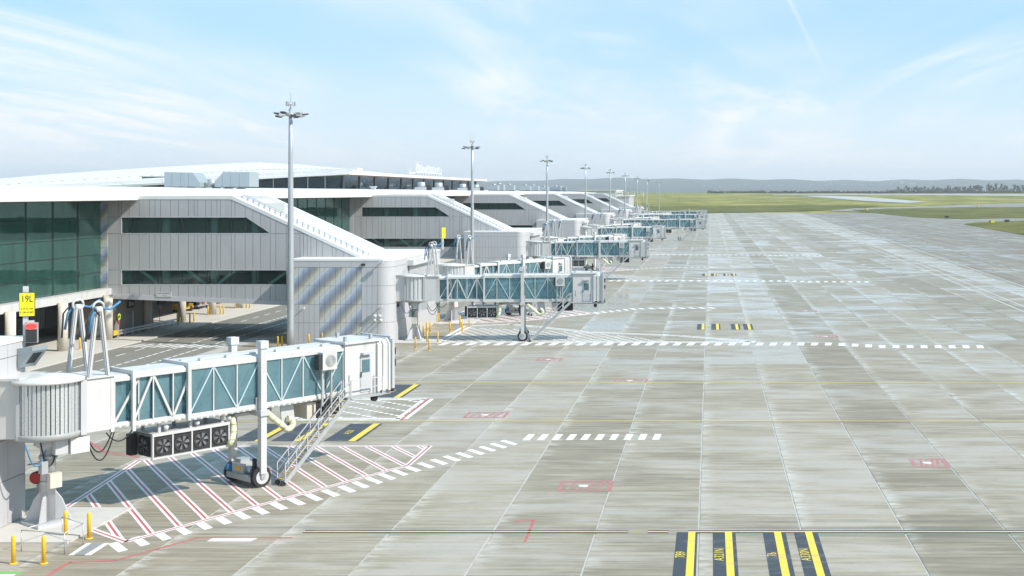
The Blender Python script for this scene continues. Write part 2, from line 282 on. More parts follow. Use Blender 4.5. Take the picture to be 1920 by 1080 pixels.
# ------------------------------------------------------------------ mesh helpers
class MB:
    def __init__(s): s.v = []; s.f = []; s.sm = set()
    def quad(s, *p):
        i = len(s.v); s.v += [tuple(q) for q in p]; s.f.append(tuple(range(i, i + len(p)))); return s
    def box(s, x0, x1, y0, y1, z0, z1):
        i = len(s.v)
        s.v += [(x0, y0, z0), (x1, y0, z0), (x1, y1, z0), (x0, y1, z0), (x0, y0, z1), (x1, y0, z1), (x1, y1, z1), (x0, y1, z1)]
        s.f += [tuple(i + k for k in q) for q in ((3, 2, 1, 0), (4, 5, 6, 7), (0, 1, 5, 4), (1, 2, 6, 5), (2, 3, 7, 6), (3, 0, 4, 7))]; return s
    def hexa(s, p):                                   # eight corners, bottom ring then top ring
        i = len(s.v); s.v += [tuple(q) for q in p]
        s.f += [tuple(i + k for k in q) for q in ((3, 2, 1, 0), (4, 5, 6, 7), (0, 1, 5, 4), (1, 2, 6, 5), (2, 3, 7, 6), (3, 0, 4, 7))]; return s
    def bar(s, p0, p1, w, h=None, up=(0, 0, 1)):      # rectangular bar between two points
        p0 = Vector(p0); p1 = Vector(p1); d = (p1 - p0)
        if d.length < 1e-6: return s
        d.normalize(); u = Vector(up)
        if abs(d.dot(u)) > 0.98: u = Vector((1, 0, 0))
        a = d.cross(u).normalized(); b2 = a.cross(d).normalized(); h = h or w
        a *= w / 2; b2 *= h / 2
        return s.hexa([p0 - a - b2, p0 + a - b2, p1 + a - b2, p1 - a - b2, p0 - a + b2, p0 + a + b2, p1 + a + b2, p1 - a + b2])
    def tube(s, p0, p1, r0, r1=None, n=10, cap=True):
        p0 = Vector(p0); p1 = Vector(p1); r1 = r0 if r1 is None else r1; d = (p1 - p0).normalized()
        a = d.cross(Vector((0, 0, 1)) if abs(d.z) < 0.95 else Vector((1, 0, 0))).normalized(); b2 = d.cross(a)
        i = len(s.v)
        for p, r in ((p0, r0), (p1, r1)):
            for k in range(n):
                t = 2 * math.pi * k / n; s.v.append(tuple(p + a * (math.cos(t) * r) + b2 * (math.sin(t) * r)))
        for k in range(n):
            s.sm.add(len(s.f)); s.f.append((i + k, i + (k + 1) % n, i + n + (k + 1) % n, i + n + k))
        if cap: s.f.append(tuple(i + k for k in range(n - 1, -1, -1))); s.f.append(tuple(i + n + k for k in range(n)))
        return s
    def path(s, pts, r, n=8):                          # smooth swept tube
        pts = [Vector(p) for p in pts]; i = len(s.v); up = None
        for j, p in enumerate(pts):
            d = (pts[min(j + 1, len(pts) - 1)] - pts[max(j - 1, 0)]).normalized()
            if up is None: up = d.cross(Vector((0, 0, 1)) if abs(d.z) < 0.9 else Vector((1, 0, 0))).normalized()
            up = (up - d * up.dot(d)).normalized(); b2 = d.cross(up)
            rr = r[j] if isinstance(r, (list, tuple)) else r
            for k in range(n):
                t = 2 * math.pi * k / n; s.v.append(tuple(p + up * (math.cos(t) * rr) + b2 * (math.sin(t) * rr)))
        for j in range(len(pts) - 1):
            for k in range(n):
                s.sm.add(len(s.f)); a = i + j * n; s.f.append((a + k, a + (k + 1) % n, a + n + (k + 1) % n, a + n + k))
        s.f.append(tuple(i + k for k in range(n - 1, -1, -1))); e = i + (len(pts) - 1) * n; s.f.append(tuple(e + k for k in range(n)))
        return s
    def lathe(s, prof, c=(0, 0, 0), n=20):             # profile of (r, z)
        i = len(s.v)
        for r, z in prof:
            for k in range(n):
                t = 2 * math.pi * k / n; s.v.append((c[0] + r * math.cos(t), c[1] + r * math.sin(t), c[2] + z))
        for j in range(len(prof) - 1):
            for k in range(n):
                s.sm.add(len(s.f)); a = i + j * n; s.f.append((a + k, a + (k + 1) % n, a + n + (k + 1) % n, a + n + k))
        s.f.append(tuple(i + k for k in range(n - 1, -1, -1))); e = i + (len(prof) - 1) * n; s.f.append(tuple(e + k for k in range(n)))
        return s
    def prism(s, poly, axis, a, b):                    # polygon extruded along x, y or z
        def P(u, w, t): return {'x': (t, u, w), 'y': (u, t, w), 'z': (u, w, t)}[axis]
        n = len(poly); i = len(s.v)
        s.v += [P(u, w, a) for u, w in poly] + [P(u, w, b) for u, w in poly]
        s.f.append(tuple(range(i + n - 1, i - 1, -1))); s.f.append(tuple(range(i + n, i + 2 * n)))
        for k in range(n): s.f.append((i + k, i + (k + 1) % n, i + n + (k + 1) % n, i + n + k))
        return s
    def mesh(s, name, mat):
        me = bpy.data.meshes.new(name); me.from_pydata(s.v, [], s.f); me.materials.append(M[mat] if isinstance(mat, str) else mat)
        if s.sm:
            for k in s.sm: me.polygons[k].use_smooth = True
        me.validate()
        import bmesh
        bm = bmesh.new(); bm.from_mesh(me); bmesh.ops.recalc_face_normals(bm, faces=bm.faces); bm.to_mesh(me); bm.free()
        me.update(); return me
    def build(s, name, mat, parent=None, **kw): return link(name, s.mesh(name, mat), parent, **kw)
def props(o, label=None, category=None, group=None, kind=None):
    for k, v in (('label', label), ('category', category), ('group', group), ('kind', kind)):
        if v: o[k] = v
    return o
def link(name, me, parent=None, loc=None, rot=None, **kw):
    o = bpy.data.objects.new(name, me); COL.objects.link(o)
    if parent is not None: o.parent = parent
    if loc is not None: o.location = loc
    if rot is not None: o.rotation_euler = rot
    return props(o, **kw)
def empty(name, loc=(0, 0, 0), rz=0.0, **kw):
    o = bpy.data.objects.new(name, None); o.empty_display_size = 0.3; COL.objects.link(o); o.location = loc; o.rotation_euler = (0, 0, rz)
    return props(o, **kw)
KIDS = {}
def tree(o):
    if not KIDS or KIDS.get('_n') != len(bpy.data.objects):
        KIDS.clear(); KIDS['_n'] = len(bpy.data.objects)
        for q in bpy.data.objects:
            if q.parent: KIDS.setdefault(q.parent.name, []).append(q)
    return KIDS.get(o.name, [])
def copy_tree(o, parent=None):
    kids = list(tree(o)); sub = {k.name: list(tree(k)) for k in kids}
    c = o.copy(); COL.objects.link(c); c.parent = parent
    for k in kids:
        d = k.copy(); COL.objects.link(d); d.parent = c
        for g in sub[k.name]:
            e = g.copy(); COL.objects.link(e); e.parent = d
    return c
def text(name, body, size, mat, parent, loc, rot, extrude=0.01, align='CENTER', sx=1.0):
    cu = bpy.data.curves.new(name, 'FONT'); cu.body = body; cu.size = size; cu.extrude = extrude; cu.align_x = align; cu.align_y = 'CENTER'; cu.resolution_u = 3
    t = bpy.data.objects.new('tmp', cu); COL.objects.link(t)
    me = bpy.data.meshes.new_from_object(t.evaluated_get(bpy.context.evaluated_depsgraph_get())); bpy.data.objects.remove(t)
    me.materials.clear(); me.materials.append(M[mat])
    o = link(name, me, parent, loc=loc, rot=rot); o.scale = (sx, 1, 1); return o
def G(px, py):                                         # surveyed ground point for a point of the photograph
    return ((px - CX) * H / (py - CY), F * H / (py - CY))
R = math.radians
ORD = ['nearest', 'second', 'third', 'fourth', 'fifth', 'sixth', 'seventh', 'eighth', 'ninth']
NODE0, PERIOD = 129.6, 92.5
# ------------------------------------------------------------------ ground, hills, grass
def zt(y):
    t = min(1, max(0, (y - 960.0) / 1750.0)); return 15.0 * t * t * (3 - 2 * t)
def T(px, py):                                         # ground point on the rising airfield
    lo, hi = 40.0, 9000.0
    for _ in range(60):
        m = (lo + hi) / 2
        if H - (py - CY) * m / F > zt(m): lo = m
        else: hi = m
    return ((px - CX) * lo / F, lo)
def ground_sheet():
    b = MB(); ys = [-300, 20, 300, 600, 900, 960] + [960 + 70 * k for k in range(1, 26)] + [3000, 3600, 4300, 5200, 9500, 13000]
    xs = [-11000, -5000, -2500, -1200, -500, -100, 100, 300, 600, 1000, 1500, 2500, 5000, 11000]
    for y in ys:
        for x in xs: b.v.append((x, y, zt(y) - 0.30))
    n = len(xs)
    for j in range(len(ys) - 1):
        for i in range(n - 1): b.f.append((j * n + i, j * n + i + 1, (j + 1) * n + i + 1, (j + 1) * n + i))
    return b.build('ground', 'grass', kind='structure', label='flat grassy airfield reaching to the horizon')
ground_sheet()
def draped(name, low, top, mat, lift, n=8, m=6, **kw):
    """sheet between two polylines of photograph points, laid on the terrain"""
    lo = [T(*p) for p in low]; hi = [T(*p) for p in top]
    def at(pl, t):
        t *= len(pl) - 1; i = min(int(t), len(pl) - 2); f = t - i
        return (pl[i][0] + (pl[i + 1][0] - pl[i][0]) * f, pl[i][1] + (pl[i + 1][1] - pl[i][1]) * f)
    b = MB(); w = n * 3
    for j in range(m + 1):
        for i in range(w + 1):
            a = at(lo, i / w); c = at(hi, i / w); x = a[0] + (c[0] - a[0]) * j / m; y = a[1] + (c[1] - a[1]) * j / m
            b.v.append((x, y, zt(y) + lift))
    for j in range(m):
        for i in range(w): b.f.append((j * (w + 1) + i, j * (w + 1) + i + 1, (j + 1) * (w + 1) + i + 1, (j + 1) * (w + 1) + i))
    return b.build(name, mat, kind='structure', **kw)
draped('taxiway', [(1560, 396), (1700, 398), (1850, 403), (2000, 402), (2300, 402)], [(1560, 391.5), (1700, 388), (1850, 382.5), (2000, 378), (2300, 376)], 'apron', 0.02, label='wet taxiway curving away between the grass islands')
draped('grass_field', [(1150, 402), (1330, 400), (1500, 395.5), (1575, 393)], [(1150, 388), (1330, 386), (1500, 384), (1650, 386)], 'grassdark', 0.10, label='dark green grass verge along the far apron edge')
draped('grass_field', [(1597, 394.5), (1650, 401), (1720, 408), (1800, 411), (1920, 409), (2250, 403)], [(1597, 393.8), (1660, 391.5), (1750, 390), (1800, 389), (1920, 388), (2250, 386)], 'grassdark', 0.12, label='long green grass island right of the taxiway bend')
draped('grass_field', [(1808, 421), (1835, 426), (1880, 434), (1920, 441), (2200, 500)], [(1808, 420), (1835, 417), (1880, 415), (1920, 414), (2200, 408)], 'grassdark', 0.12, label='small grass wedge at the right edge of the photo')
draped('taxiway', [(1500, 368), (1560, 372), (1620, 377), (1700, 381)], [(1560, 367.2), (1620, 369.5), (1680, 374), (1740, 379)], 'farstrip', 0.25, label='pale strip of far taxiway crossing the lit grass')
draped('taxiway', [(1450, 366.5), (1600, 366), (1700, 366), (1920, 367.5), (2200, 369)], [(1450, 365.3), (1600, 364.6), (1700, 364.2), (1920, 364.8), (2200, 366)], 'farstrip', 0.3, label='pale runway line below the far trees')
def hills():
    b = MB(); n = 160; rr = random.Random(3)
    ph = [rr.uniform(0, 6.28) for _ in range(9)]
    rows = [(7400, 0.0), (8800, 0.35), (9800, 0.75), (10800, 1.0), (12300, 0.9)]
    for y, h in rows:
        for i in range(n + 1):
            x = -9800 + 20000 * i / n
            t = sum(math.sin(x / 1000 * (0.7 + 0.55 * k) + ph[k] + y / 900) / (1.3 + k * 0.6) for k in range(9)) * 0.5
            z = 15 + h * (112 + 20 * t + 6 * math.sin(x / 80 + y) * h)
            b.v.append((x, y, z - 1))
    for j in range(len(rows) - 1):
        for i in range(n): a = j * (n + 1) + i; b.sm.add(len(b.f)); b.f.append((a, a + 1, a + n + 2, a + n + 1))
    b.build('hills', 'forest', kind='structure', label='long low wooded ridge fading into haze on the horizon')
hills()
def far_town():
    b = MB(); rr = random.Random(5)
    for k in range(130):
        px = rr.gauss(1540, 60) if k < 70 else rr.uniform(1280, 2000)
        y = rr.uniform(8900, 10200); x = (px - CX) * y / F; h = 15 + 112 * (0.35 + (y - 8800) / 1000 * 0.4 if y < 9800 else 0.75 + (y - 9800) / 1000 * .25)
        w = rr.uniform(5, 16); b.box(x, x + w, y - 8, y, h - 6, h + rr.uniform(1, 4))
    b.build('far_town', 'white', kind='stuff', label='scatter of tiny pale buildings on the hazy ridge', category='town')
far_town()
# ------------------------------------------------------------------ apron: slabs with sealed joints
def apron():
    base = MB().quad((-50.6, 20, -0.02), (330, 20, -0.02), (330, 962, -0.02), (-50.6, 962, -0.02))
    ap = base.build('apron', 'joint', kind='structure', label='damp concrete aircraft apron of large slabs with pale joints')
    g = 0.04; e = 0.010; t = MB()
    t.hexa([(g, e, -0.02), (SLAB - g, e, -0.02), (SLAB - g, SLAB - e, -0.02), (g, SLAB - e, -0.02), (g + .01, e + .004, 0), (SLAB - g - .01, e + .004, 0), (SLAB - g - .01, SLAB - e - .004, 0), (g + .01, SLAB - e - .004, 0)])
    t.f.pop(0)
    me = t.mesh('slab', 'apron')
    cells = []
    for i in range(-10, 68):
        for j in range(-8, 185):
            x = SX0 + i * SLAB; y = SY0 + j * SLAB
            if y + SLAB > 961 or x > 325: continue
            Y = y + SLAB / 2
            if Y > 45:
                px = CX + (x + SLAB / 2) * F / Y; py = CY + H * F / Y
                vis = -40 < px < 1960 and py < 1110
            else: vis = False
            cells.append((0 if vis else 1, Y, x, y))
    cells.sort(key=lambda c: (c[0], c[1]))
    rest = MB()
    for k, (v, Y, x, y) in enumerate(cells):
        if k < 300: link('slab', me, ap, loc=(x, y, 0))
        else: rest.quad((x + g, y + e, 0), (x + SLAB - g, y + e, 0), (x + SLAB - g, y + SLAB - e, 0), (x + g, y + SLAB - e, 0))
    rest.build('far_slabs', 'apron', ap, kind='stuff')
    return ap
AP = apron()
# road at the head of the stands, kerb, footpath
def strip_y(name, x0, x1, y0, y1, z0, z1, mat, label, parent=None):
    return MB().box(x0, x1, y0, y1, z0, z1).build(name, mat, parent, kind='structure', label=label)
strip_y('road', -61, -50.6, 20, 700, -0.2, -0.004, 'asphalt', 'asphalt service road along the terminal front')
fp = strip_y('footpath', -110, -61.25, 20, 700, -0.2, 0.10, 'path', 'pale concrete footpath under the pier')
for k in range(140):
    y = 100 + k * 2.4
    if y > 330: break
    MB().box(-61.25, -61.0, y + 0.01, y + 2.39, -0.2, 0.125).build('kerbstone', 'path', fp)
# ------------------------------------------------------------------ painted markings
MZ = [0.004]
def sheet(b, pts, z): b.quad(*[(p[0], p[1], z) for p in pts])
def line_pts(a, c, w):
    d = Vector((c[0] - a[0], c[1] - a[1])); d.normalize(); n = Vector((-d.y, d.x)) * (w / 2)
    return [(a[0] + n.x, a[1] + n.y), (a[0] - n.x, a[1] - n.y), (c[0] - n.x, c[1] - n.y), (c[0] + n.x, c[1] + n.y)]
def polyline(name, pts, w, mat, z=0.004, parent=None, **kw):
    b = MB()
    for a, c in zip(pts, pts[1:]):
        d = Vector((c[0] - a[0], c[1] - a[1])).normalized() * (w / 2) if len(pts) > 2 else Vector((0, 0))
        sheet(b, line_pts((a[0], a[1]), (c[0], c[1]), w), z)
    return b.build(name, mat, parent, **kw)
def clip(poly, a, b_, c):                              # keep a*x + b*y <= c
    out = []
    for p, q in zip(poly, poly[1:] + poly[:1]):
        sp = a * p[0] + b_ * p[1] - c; sq = a * q[0] + b_ * q[1] - c
        if sp <= 0: out.append(p)
        if sp * sq < 0: t = sp / (sp - sq); out.append((p[0] + (q[0] - p[0]) * t, p[1] + (q[1] - p[1]) * t))
    return out
def clip_to(poly, region):                             # convex clockwise/anticlockwise region
    ar = sum(p[0] * q[1] - q[0] * p[1] for p, q in zip(region, region[1:] + region[:1]))
    for p, q in zip(region, region[1:] + region[:1]):
        nx, ny = q[1] - p[1], p[0] - q[0]
        if ar < 0: nx, ny = -nx, -ny
        poly = clip(poly, nx, ny, nx * p[0] + ny * p[1])
        if len(poly) < 3: return []
    return poly
def hatch(name, region, direc, step, label, outline=True, mats=('pwhite', 'pred'), detail=True, w=0.16, dashed=False, z=0.004, phase=0.0):
    """equipment clearance zone: parallel white-red-white stripes inside a painted outline"""
    root = empty(name, (0, 0, 0), kind='structure', label=label)
    d = Vector(direc).normalized(); n = Vector((-d.y, d.x))
    proj = [p[0] * n.x + p[1] * n.y for p in region]; lo, hi = min(proj), max(proj)
    along = [p[0] * d.x + p[1] * d.y for p in region]; a0, a1 = min(along) - 1, max(along) + 1
    allb = {m: MB() for m in mats}
    k = lo + step * (0.5 + phase)
    while k < hi:
        offs = ((-w, 0), (0, 1), (w, 0)) if len(mats) == 2 else ((0, 0),)
        bw, br = MB(), MB()
        for o, mi in offs:
            segs = [(a0, a1)]
            if dashed: pt = 0.62 if w < 0.35 else 1.0; segs = [(a0 + pt * q, a0 + pt * q + pt * .62) for q in range(int((a1 - a0) / pt))]
            for s0, s1 in segs:
                c0 = k + o - w * 0.5; c1 = k + o + w * 0.5
                q = [(d.x * s + n.x * c, d.y * s + n.y * c) for s, c in ((s0, c0), (s1, c0), (s1, c1), (s0, c1))]
                q = clip_to(q, region)
                if len(q) >= 3: sheet((bw, br)[mi], q, z)
        if detail:
            p = None
            if bw.f: p = bw.build('stripe', mats[0], root)
            if br.f: br.build('stripe_core', mats[1], p)
        else:
            for src, m in ((bw, mats[0]), (br, mats[-1])):
                i = len(allb[m].v); allb[m].v += src.v; allb[m].f += [tuple(i + t for t in f) for f in src.f]
        k += step
    if not detail:
        for m in mats:
            if allb[m].f: allb[m].build('stripes', m, root, kind='stuff')
    if outline:
        ow, orr = MB(), MB()
        for p, q in zip(region, region[1:] + region[:1]):
            dd = Vector((q[0] - p[0], q[1] - p[1])).normalized(); nn = Vector((-dd.y, dd.x))
            for o, bb in ((-w, ow), (0, orr), (w, ow)):
                sheet(bb, line_pts((p[0] + nn.x * o, p[1] + nn.y * o), (q[0] + nn.x * o, q[1] + nn.y * o), w), z + 0.004)
        q = ow.build('outline', mats[0], root)
        if len(mats) == 2: orr.build('outline_core', mats[1], q)
    return root
def dashes(name, pts, length, width, gap, mat, label, skew=(0, 1), z=0.005):
    """zipper line: separate painted bars set across a polyline"""
    root = empty(name, (0, 0, 0), kind='structure', label=label)
    carry = 0.0; sk = Vector(skew).normalized() * length / 2
    for a, c in zip(pts, pts[1:]):
        d = Vector((c[0] - a[0], c[1] - a[1])); Ln = d.length; d.normalize(); t = carry
        while t < Ln:
            p = Vector(a) + d * t; q = p + d * width
            b = MB(); sheet(b, [(p + sk).to_tuple(), (p - sk).to_tuple(), (q - sk).to_tuple(), (q + sk).to_tuple()], z); b.build('dash', mat, root)
            t += width + gap
        carry = t - Ln
    return root
# zone under the nearest bridge
Z0 = [G(100, 967), G(262, 863), G(432, 837), G(806, 836), G(764, 873), G(640, 912), G(470, 952), G(236, 1016)]
hatch('clearance_marking', [Z0[0], Z0[1], Z0[2], Z0[3], Z0[4], Z0[6], Z0[7]], (8.2, -12), 1.36, 'red and white hatched clearance zone under the nearest bridge', w=0.125)
dashes('zipper_marking', [G(212, 1028), G(480, 959), G(650, 917), G(765, 881), G(880, 851), G(968, 826)], 1.7, 0.46, 0.62, 'pwhite', 'slanted row of white bars along the nearest hatched zone', skew=(1.7, -2.0))
dashes('zipper_marking', [G(985, 820), G(1235, 819)], 1.9, 0.45, 0.48, 'pwhite', 'short straight row of ten white bars on the open apron', skew=(0.05, 1))
hatch('clearance_marking', [G(560, 786), G(642, 748), G(803, 748), G(752, 786)], (8.2, -6.6), 1.5, 'small white dotted hatch beyond the nearest bridge cab', mats=('pwhite',), w=0.30, dashed=True)
polyline('red_line_marking', [G(752, 788), G(804, 747)], 0.16, 'pred', 0.013, kind='structure', label='short red line closing the dotted hatch')
polyline('red_line_marking', [G(60, 1096), G(131, 1054), G(216, 1051), G(372, 1008), G(548, 1008)], 0.16, 'pred', kind='structure', label='red boundary line stepping across the near apron')
polyline('red_line_marking', [G(160, 823), G(196, 847), G(260, 858)], 0.18, 'pred', kind='structure', label='bent red line behind the nearest rotunda')
polyline('red_line_marking', [G(962, 977), G(1001, 975.5), G(984, 1016)], 0.13, 'pred', kind='structure', label='red hook mark beside the near yellow line')
b = MB(); sheet(b, [G(388, 1015), G(400, 1008.4), G(484, 1009), G(470, 1015)], 0.004); tb = b.build('painted_notice', 'pwhite', kind='structure', label='white painted notice box under the red boundary line')
def double_line(y0, x0, x1, w, mat, label, border=True):
    root = empty('lead_in_line', (0, 0, 0), kind='structure', label=label)
    if border:
        b = MB(); sheet(b, [(x0, y0 - w * 1.7), (x1, y0 - w * 1.7), (x1, y0 + w * 1.7), (x0, y0 + w * 1.7)], 0.004); b.build('black_border', 'pblack', root)
    b = MB(); sheet(b, [(x0, y0 - w / 2), (x1, y0 - w / 2), (x1, y0 + w / 2), (x0, y0 + w / 2)], 0.008); b.build('yellow_line', mat, root)
YL = F * H / (997 - CY)
X_ = lambda px, y: (px - CX) * y / F
for a, c, l in ((570, 1178, 'left run of the near yellow lead-in line'), (1215, 1254, 'short detached dash of the near yellow lead-in line'), (1290, 2400, 'right run of the near yellow lead-in line')):
    double_line(YL, X_(a, YL), X_(c, YL), 0.15, 'pyellow', l)
double_line(F * H / (789.5 - CY), -38, 60, 0.20, 'pyellowold', 'worn yellow lead-in line second from the camera', False)
double_line(F * H / (717 - CY), -30, 75, 0.24, 'pyellowold', 'worn yellow lead-in line third from the camera', False)
def stop_bar(x0, xy0, xy1, x1, ya, yb, word, label, rev=False, shear=0.0):
    root = empty('stop_bar', (0, 0, 0), kind='structure', label=label)
    b = MB(); sheet(b, [(x0, ya), (x1, ya), (x1, yb), (x0, yb)], 0.010); b.build('black_field', 'pblack', root)
    b = MB(); sheet(b, [(xy0, ya - 0.02), (xy1, ya - 0.02), (xy1, yb + 0.02), (xy0, yb + 0.02)], 0.015); b.build('yellow_bar', 'pyellow', root)
    if word: text('lettering', word, 0.62, 'pyellow', root, ((x0 + xy0) / 2, (ya + yb) / 2, 0.014), (0, 0, R(90)), 0.0005)
y0_, y1_ = 50.6, YL - 0.1
sx = 16.0 / (1040 - 361)
for k, (a, b1, b2, c, w) in enumerate(((1265, 1288, 1302, 1306, '789'), (1337, 1361, 1375, 1382, 'A321N'), (1437, 1459, 1473, 1482, '76'), (1499, 1521, 1535, 1546, 'A330N'))):
    stop_bar((a - CX) * sx, (b1 - CX) * sx, (b2 - CX) * sx, (c - CX) * sx, y0_, y1_, w, '%s yellow stop bar on black from the left on the near stand' % ORD[k].replace('nearest', 'first'))
for k, (xa, ya, yb) in enumerate((((655, 690), F * H / (828 - CY), F * H / (794 - CY)), ((735, 768), F * H / (746 - CY), F * H / (721 - CY)), ((560, 592), F * H / (828 - CY), F * H / (794 - CY)), ((490, 520), F * H / (828 - CY), F * H / (794 - CY)))):
    ym = (ya + yb) / 2; x0 = X_(xa[0], ym) - 1.2; x1 = X_(xa[1], ym)
    stop_bar(x0 + 0.4, x1 - 0.45, x1, x1 + 0.2, ya + 0.1, yb - 0.1, ('A320', 'B737', '', '')[k], 'yellow stop bar on black, %s near the nearest bridge stairs' % ('right-hand one', 'far one beyond the dotted hatch', 'middle one behind the stairs', 'left one behind the lift column')[k])
for n in range(1, 3):
    dy = PERIOD * n
    for k, (a, b1, b2, c) in enumerate(((1265, 1288, 1302, 1306), (1337, 1361, 1375, 1382), (1437, 1459, 1473, 1482), (1499, 1521, 1535, 1546))):
        stop_bar((a - CX) * sx, (b1 - CX) * sx, (b2 - CX) * sx, (c - CX) * sx, y0_ + dy, y1_ + dy - 1.0, '', '%s small stop bar from the left on the %s stand' % (ORD[k].replace('nearest', 'first'), ORD[n]))
# fuel pit boxes: red frames with worn white and red stencilling
for k, (x, y, w, d, l) in enumerate(((1098, 911, 2.9, 2.3, 'nearest red boxed pit marking'), (912, 778, 3.0, 2.3, 'red boxed pit marking above the second yellow line'), (1183, 713.5, 2.9, 2.2, 'red boxed pit marking on the third yellow line'), (1742, 868, 2.1, 2.3, 'red boxed pit marking alone at the right'),
                                     (1030, 674, 2.4, 2.2, 'faint red boxed pit marking near the second zipper row'), (1550, 631, 2.6, 2.2, 'faint red pit marking right of the second stop bars'), (1512, 583, 2.8, 2.2, 'faint far red pit marking on the open apron'))):
    gx, gy = G(x, y); root = empty('pit_marking', (gx, gy, 0), kind='structure', label=l); t = 0.22
    for q in ((-w / 2, w / 2, -d / 2, -d / 2 + t), (-w / 2, w / 2, d / 2 - t, d / 2), (-w / 2, -w / 2 + t, -d / 2 + t, d / 2 - t), (w / 2 - t, w / 2, -d / 2 + t, d / 2 - t)):
        b = MB(); sheet(b, [(q[0], q[2]), (q[1], q[2]), (q[1], q[3]), (q[0], q[3])], 0.006); b.build('frame_bar', 'predold', root)
    for s in range(4):
        o = -w / 2 + 0.4 + s * (w - 0.8) / 4
        b = MB(); sheet(b, [(o, -d / 2 + t + .1), (o + 0.16, -d / 2 + t + .1), (o + 0.16 + (w - .8) / 6, d / 2 - t - .1), (o + (w - .8) / 6, d / 2 - t - .1)], 0.005); b.build('slash', 'predold', root)
    m = MB(); m.lathe([(0.30, 0.0), (0.30, 0.012), (0.24, 0.02), (0.0, 0.02)], (-0.15, 0, 0.0), 16); m.build('pit_lid', 'pworn', root)
# zones of the farther gates
for n in range(0, 6):
    dy = PERIOD * n; lab = ORD[min(n + 1, 8)]
    S1 = [(-29.0, 131.2 + dy), (5.2, 131.2 + dy), (-3.5, 137.0 + dy), (-14, 140.5 + dy), (-24, 149 + dy), (-29.0, 147 + dy)]
    hatch('clearance_marking', S1, (8.2, 4.6), 0.82, 'dense white dashed hatch under the south bridge of the %s gate' % lab, detail=(n == 0), mats=('pwhite',), w=0.36, dashed=True)
    hatch('clearance_marking', [(p[0], p[1]) for p in ((-33.0, 149 + dy), (-24, 152 + dy), (-15.5, 162 + dy), (-22, 171 + dy), (-33.0, 166 + dy))], (8.2, -12), 1.62, 'red and white hatch under the north bridge of the %s gate' % lab, detail=False, w=0.25)
    if n < 3:
        yr = 129.6 + dy
        dashes('zipper_marking', [(-28.5, yr), (13.0, yr - 0.1), (18.0, yr - 2.2), (28.5, yr - 2.4)], 2.3, 0.7, 0.75, 'pwhite', 'long row of white bars before the %s gate' % lab, skew=(0.1, 1) if n else (0.15, 1))
        dashes('zipper_marking', [(-19, 158.5 + dy), (-10, 169 + dy), (0, 170 + dy)], 2.0, 0.6, 0.8, 'pwhite', 'short bent row of white bars beyond the %s gate' % lab, skew=(0.4, -1))
# stand and taxi-lane edge lines
for k, (xo, w, l) in enumerate(((0.0, 0.10, 'left edge line of the taxi lane'), (1.3, 0.10, 'second pale line of the taxi lane edge'), (9.0, 0.12, 'pale line within the taxi lane'), (17.0, 0.10, 'pale line at the right of the taxi lane'))):
    b = MB()
    for q in range(72):
        ya = 60 + q * 12.2; yb = ya + (12.2 if k < 3 else 5.5); xf = lambda y: 39.6 + (y - 60) * 0.0239 + xo + (y - 60) * 0.004 * k
        sheet(b, [(xf(ya) - w, ya), (xf(ya) + w, ya), (xf(yb) + w, yb), (xf(yb) - w, yb)], 0.006)
    b.build('edge_line', 'pworn', kind='structure', label=l)
# service road paint
rd = empty('road_marking', (0, 0, 0), kind='structure', label='white lane lines and crossing on the service road')
for k in range(40): MB().box(-58.25, -58.1, 104 + k * 4, 106 + k * 4, -0.004, 0.003).build('lane_dash', 'pwhite', rd)
for x in (-55.0, -52.4):
    for k in range(70): MB().box(x - .1, x + .1, 100 + k * 1.5, 101.1 + k * 1.5, -0.004, 0.003).build('edge_dash', 'pwhite', rd)
for k in range(11): b = MB(); sheet(b, [(-60.8 + k * 0.95, 126.6), (-60.3 + k * .95, 126.6), (-59.5 + k * .95, 129.6), (-60.0 + k * .95, 129.6)], 0.003); b.build('crossing_bar', 'pwhite', rd)
b = MB(); sheet(b, [G(-20, 1072), G(36, 1072), G(44, 1076), G(-20, 1076)], 0.005); b.build('green_line_marking', 'pgreen', kind='structure', label='green edged path line at the bottom left corner')
b = MB(); sheet(b, [G(-20, 1076.6), G(30, 1076.6), G(22, 1083), G(-20, 1083)], 0.005); b.build('white_line_marking', 'pwhite', kind='structure', label='white path line at the bottom left corner')
# ------------------------------------------------------------------ gate wings (sloping link + end block)
YLK = NODE0 + 4.6; YLN = YLK + 11.5
Xl = lambda px: (px - CX) * YLK / F
Zl = lambda py: H - (py - CY) * YLK / F
PX0, PX1, PXS, PXE = Xl(190), Xl(257), Xl(434), Xl(676)          # pier face, overhang, start and end of the slope
ZT, ZE = 15.25, 8.75
def ztop(x): return ZT if x <= PXS else ZT - (x - PXS) * (ZT - ZE) / (PXE - PXS)
def zbot(x): return 4.75 - 0.75 * (x - PX0) / (Xl(540) - PX0)
W0, W1, W2 = Xl(228), Xl(460), Xl(507)
WT, WB, LT, LB = Zl(407), Zl(438), Zl(506), Zl(534)
def wtop(x): return WT if x <= W1 else max(WB, WT - (x - W1) * (WT - WB) / (W2 - W1))
BX0, BX1, BY1, BR, NR_ = -44.6, -33.7, NODE0 + 23.3, 1.35, 0.25
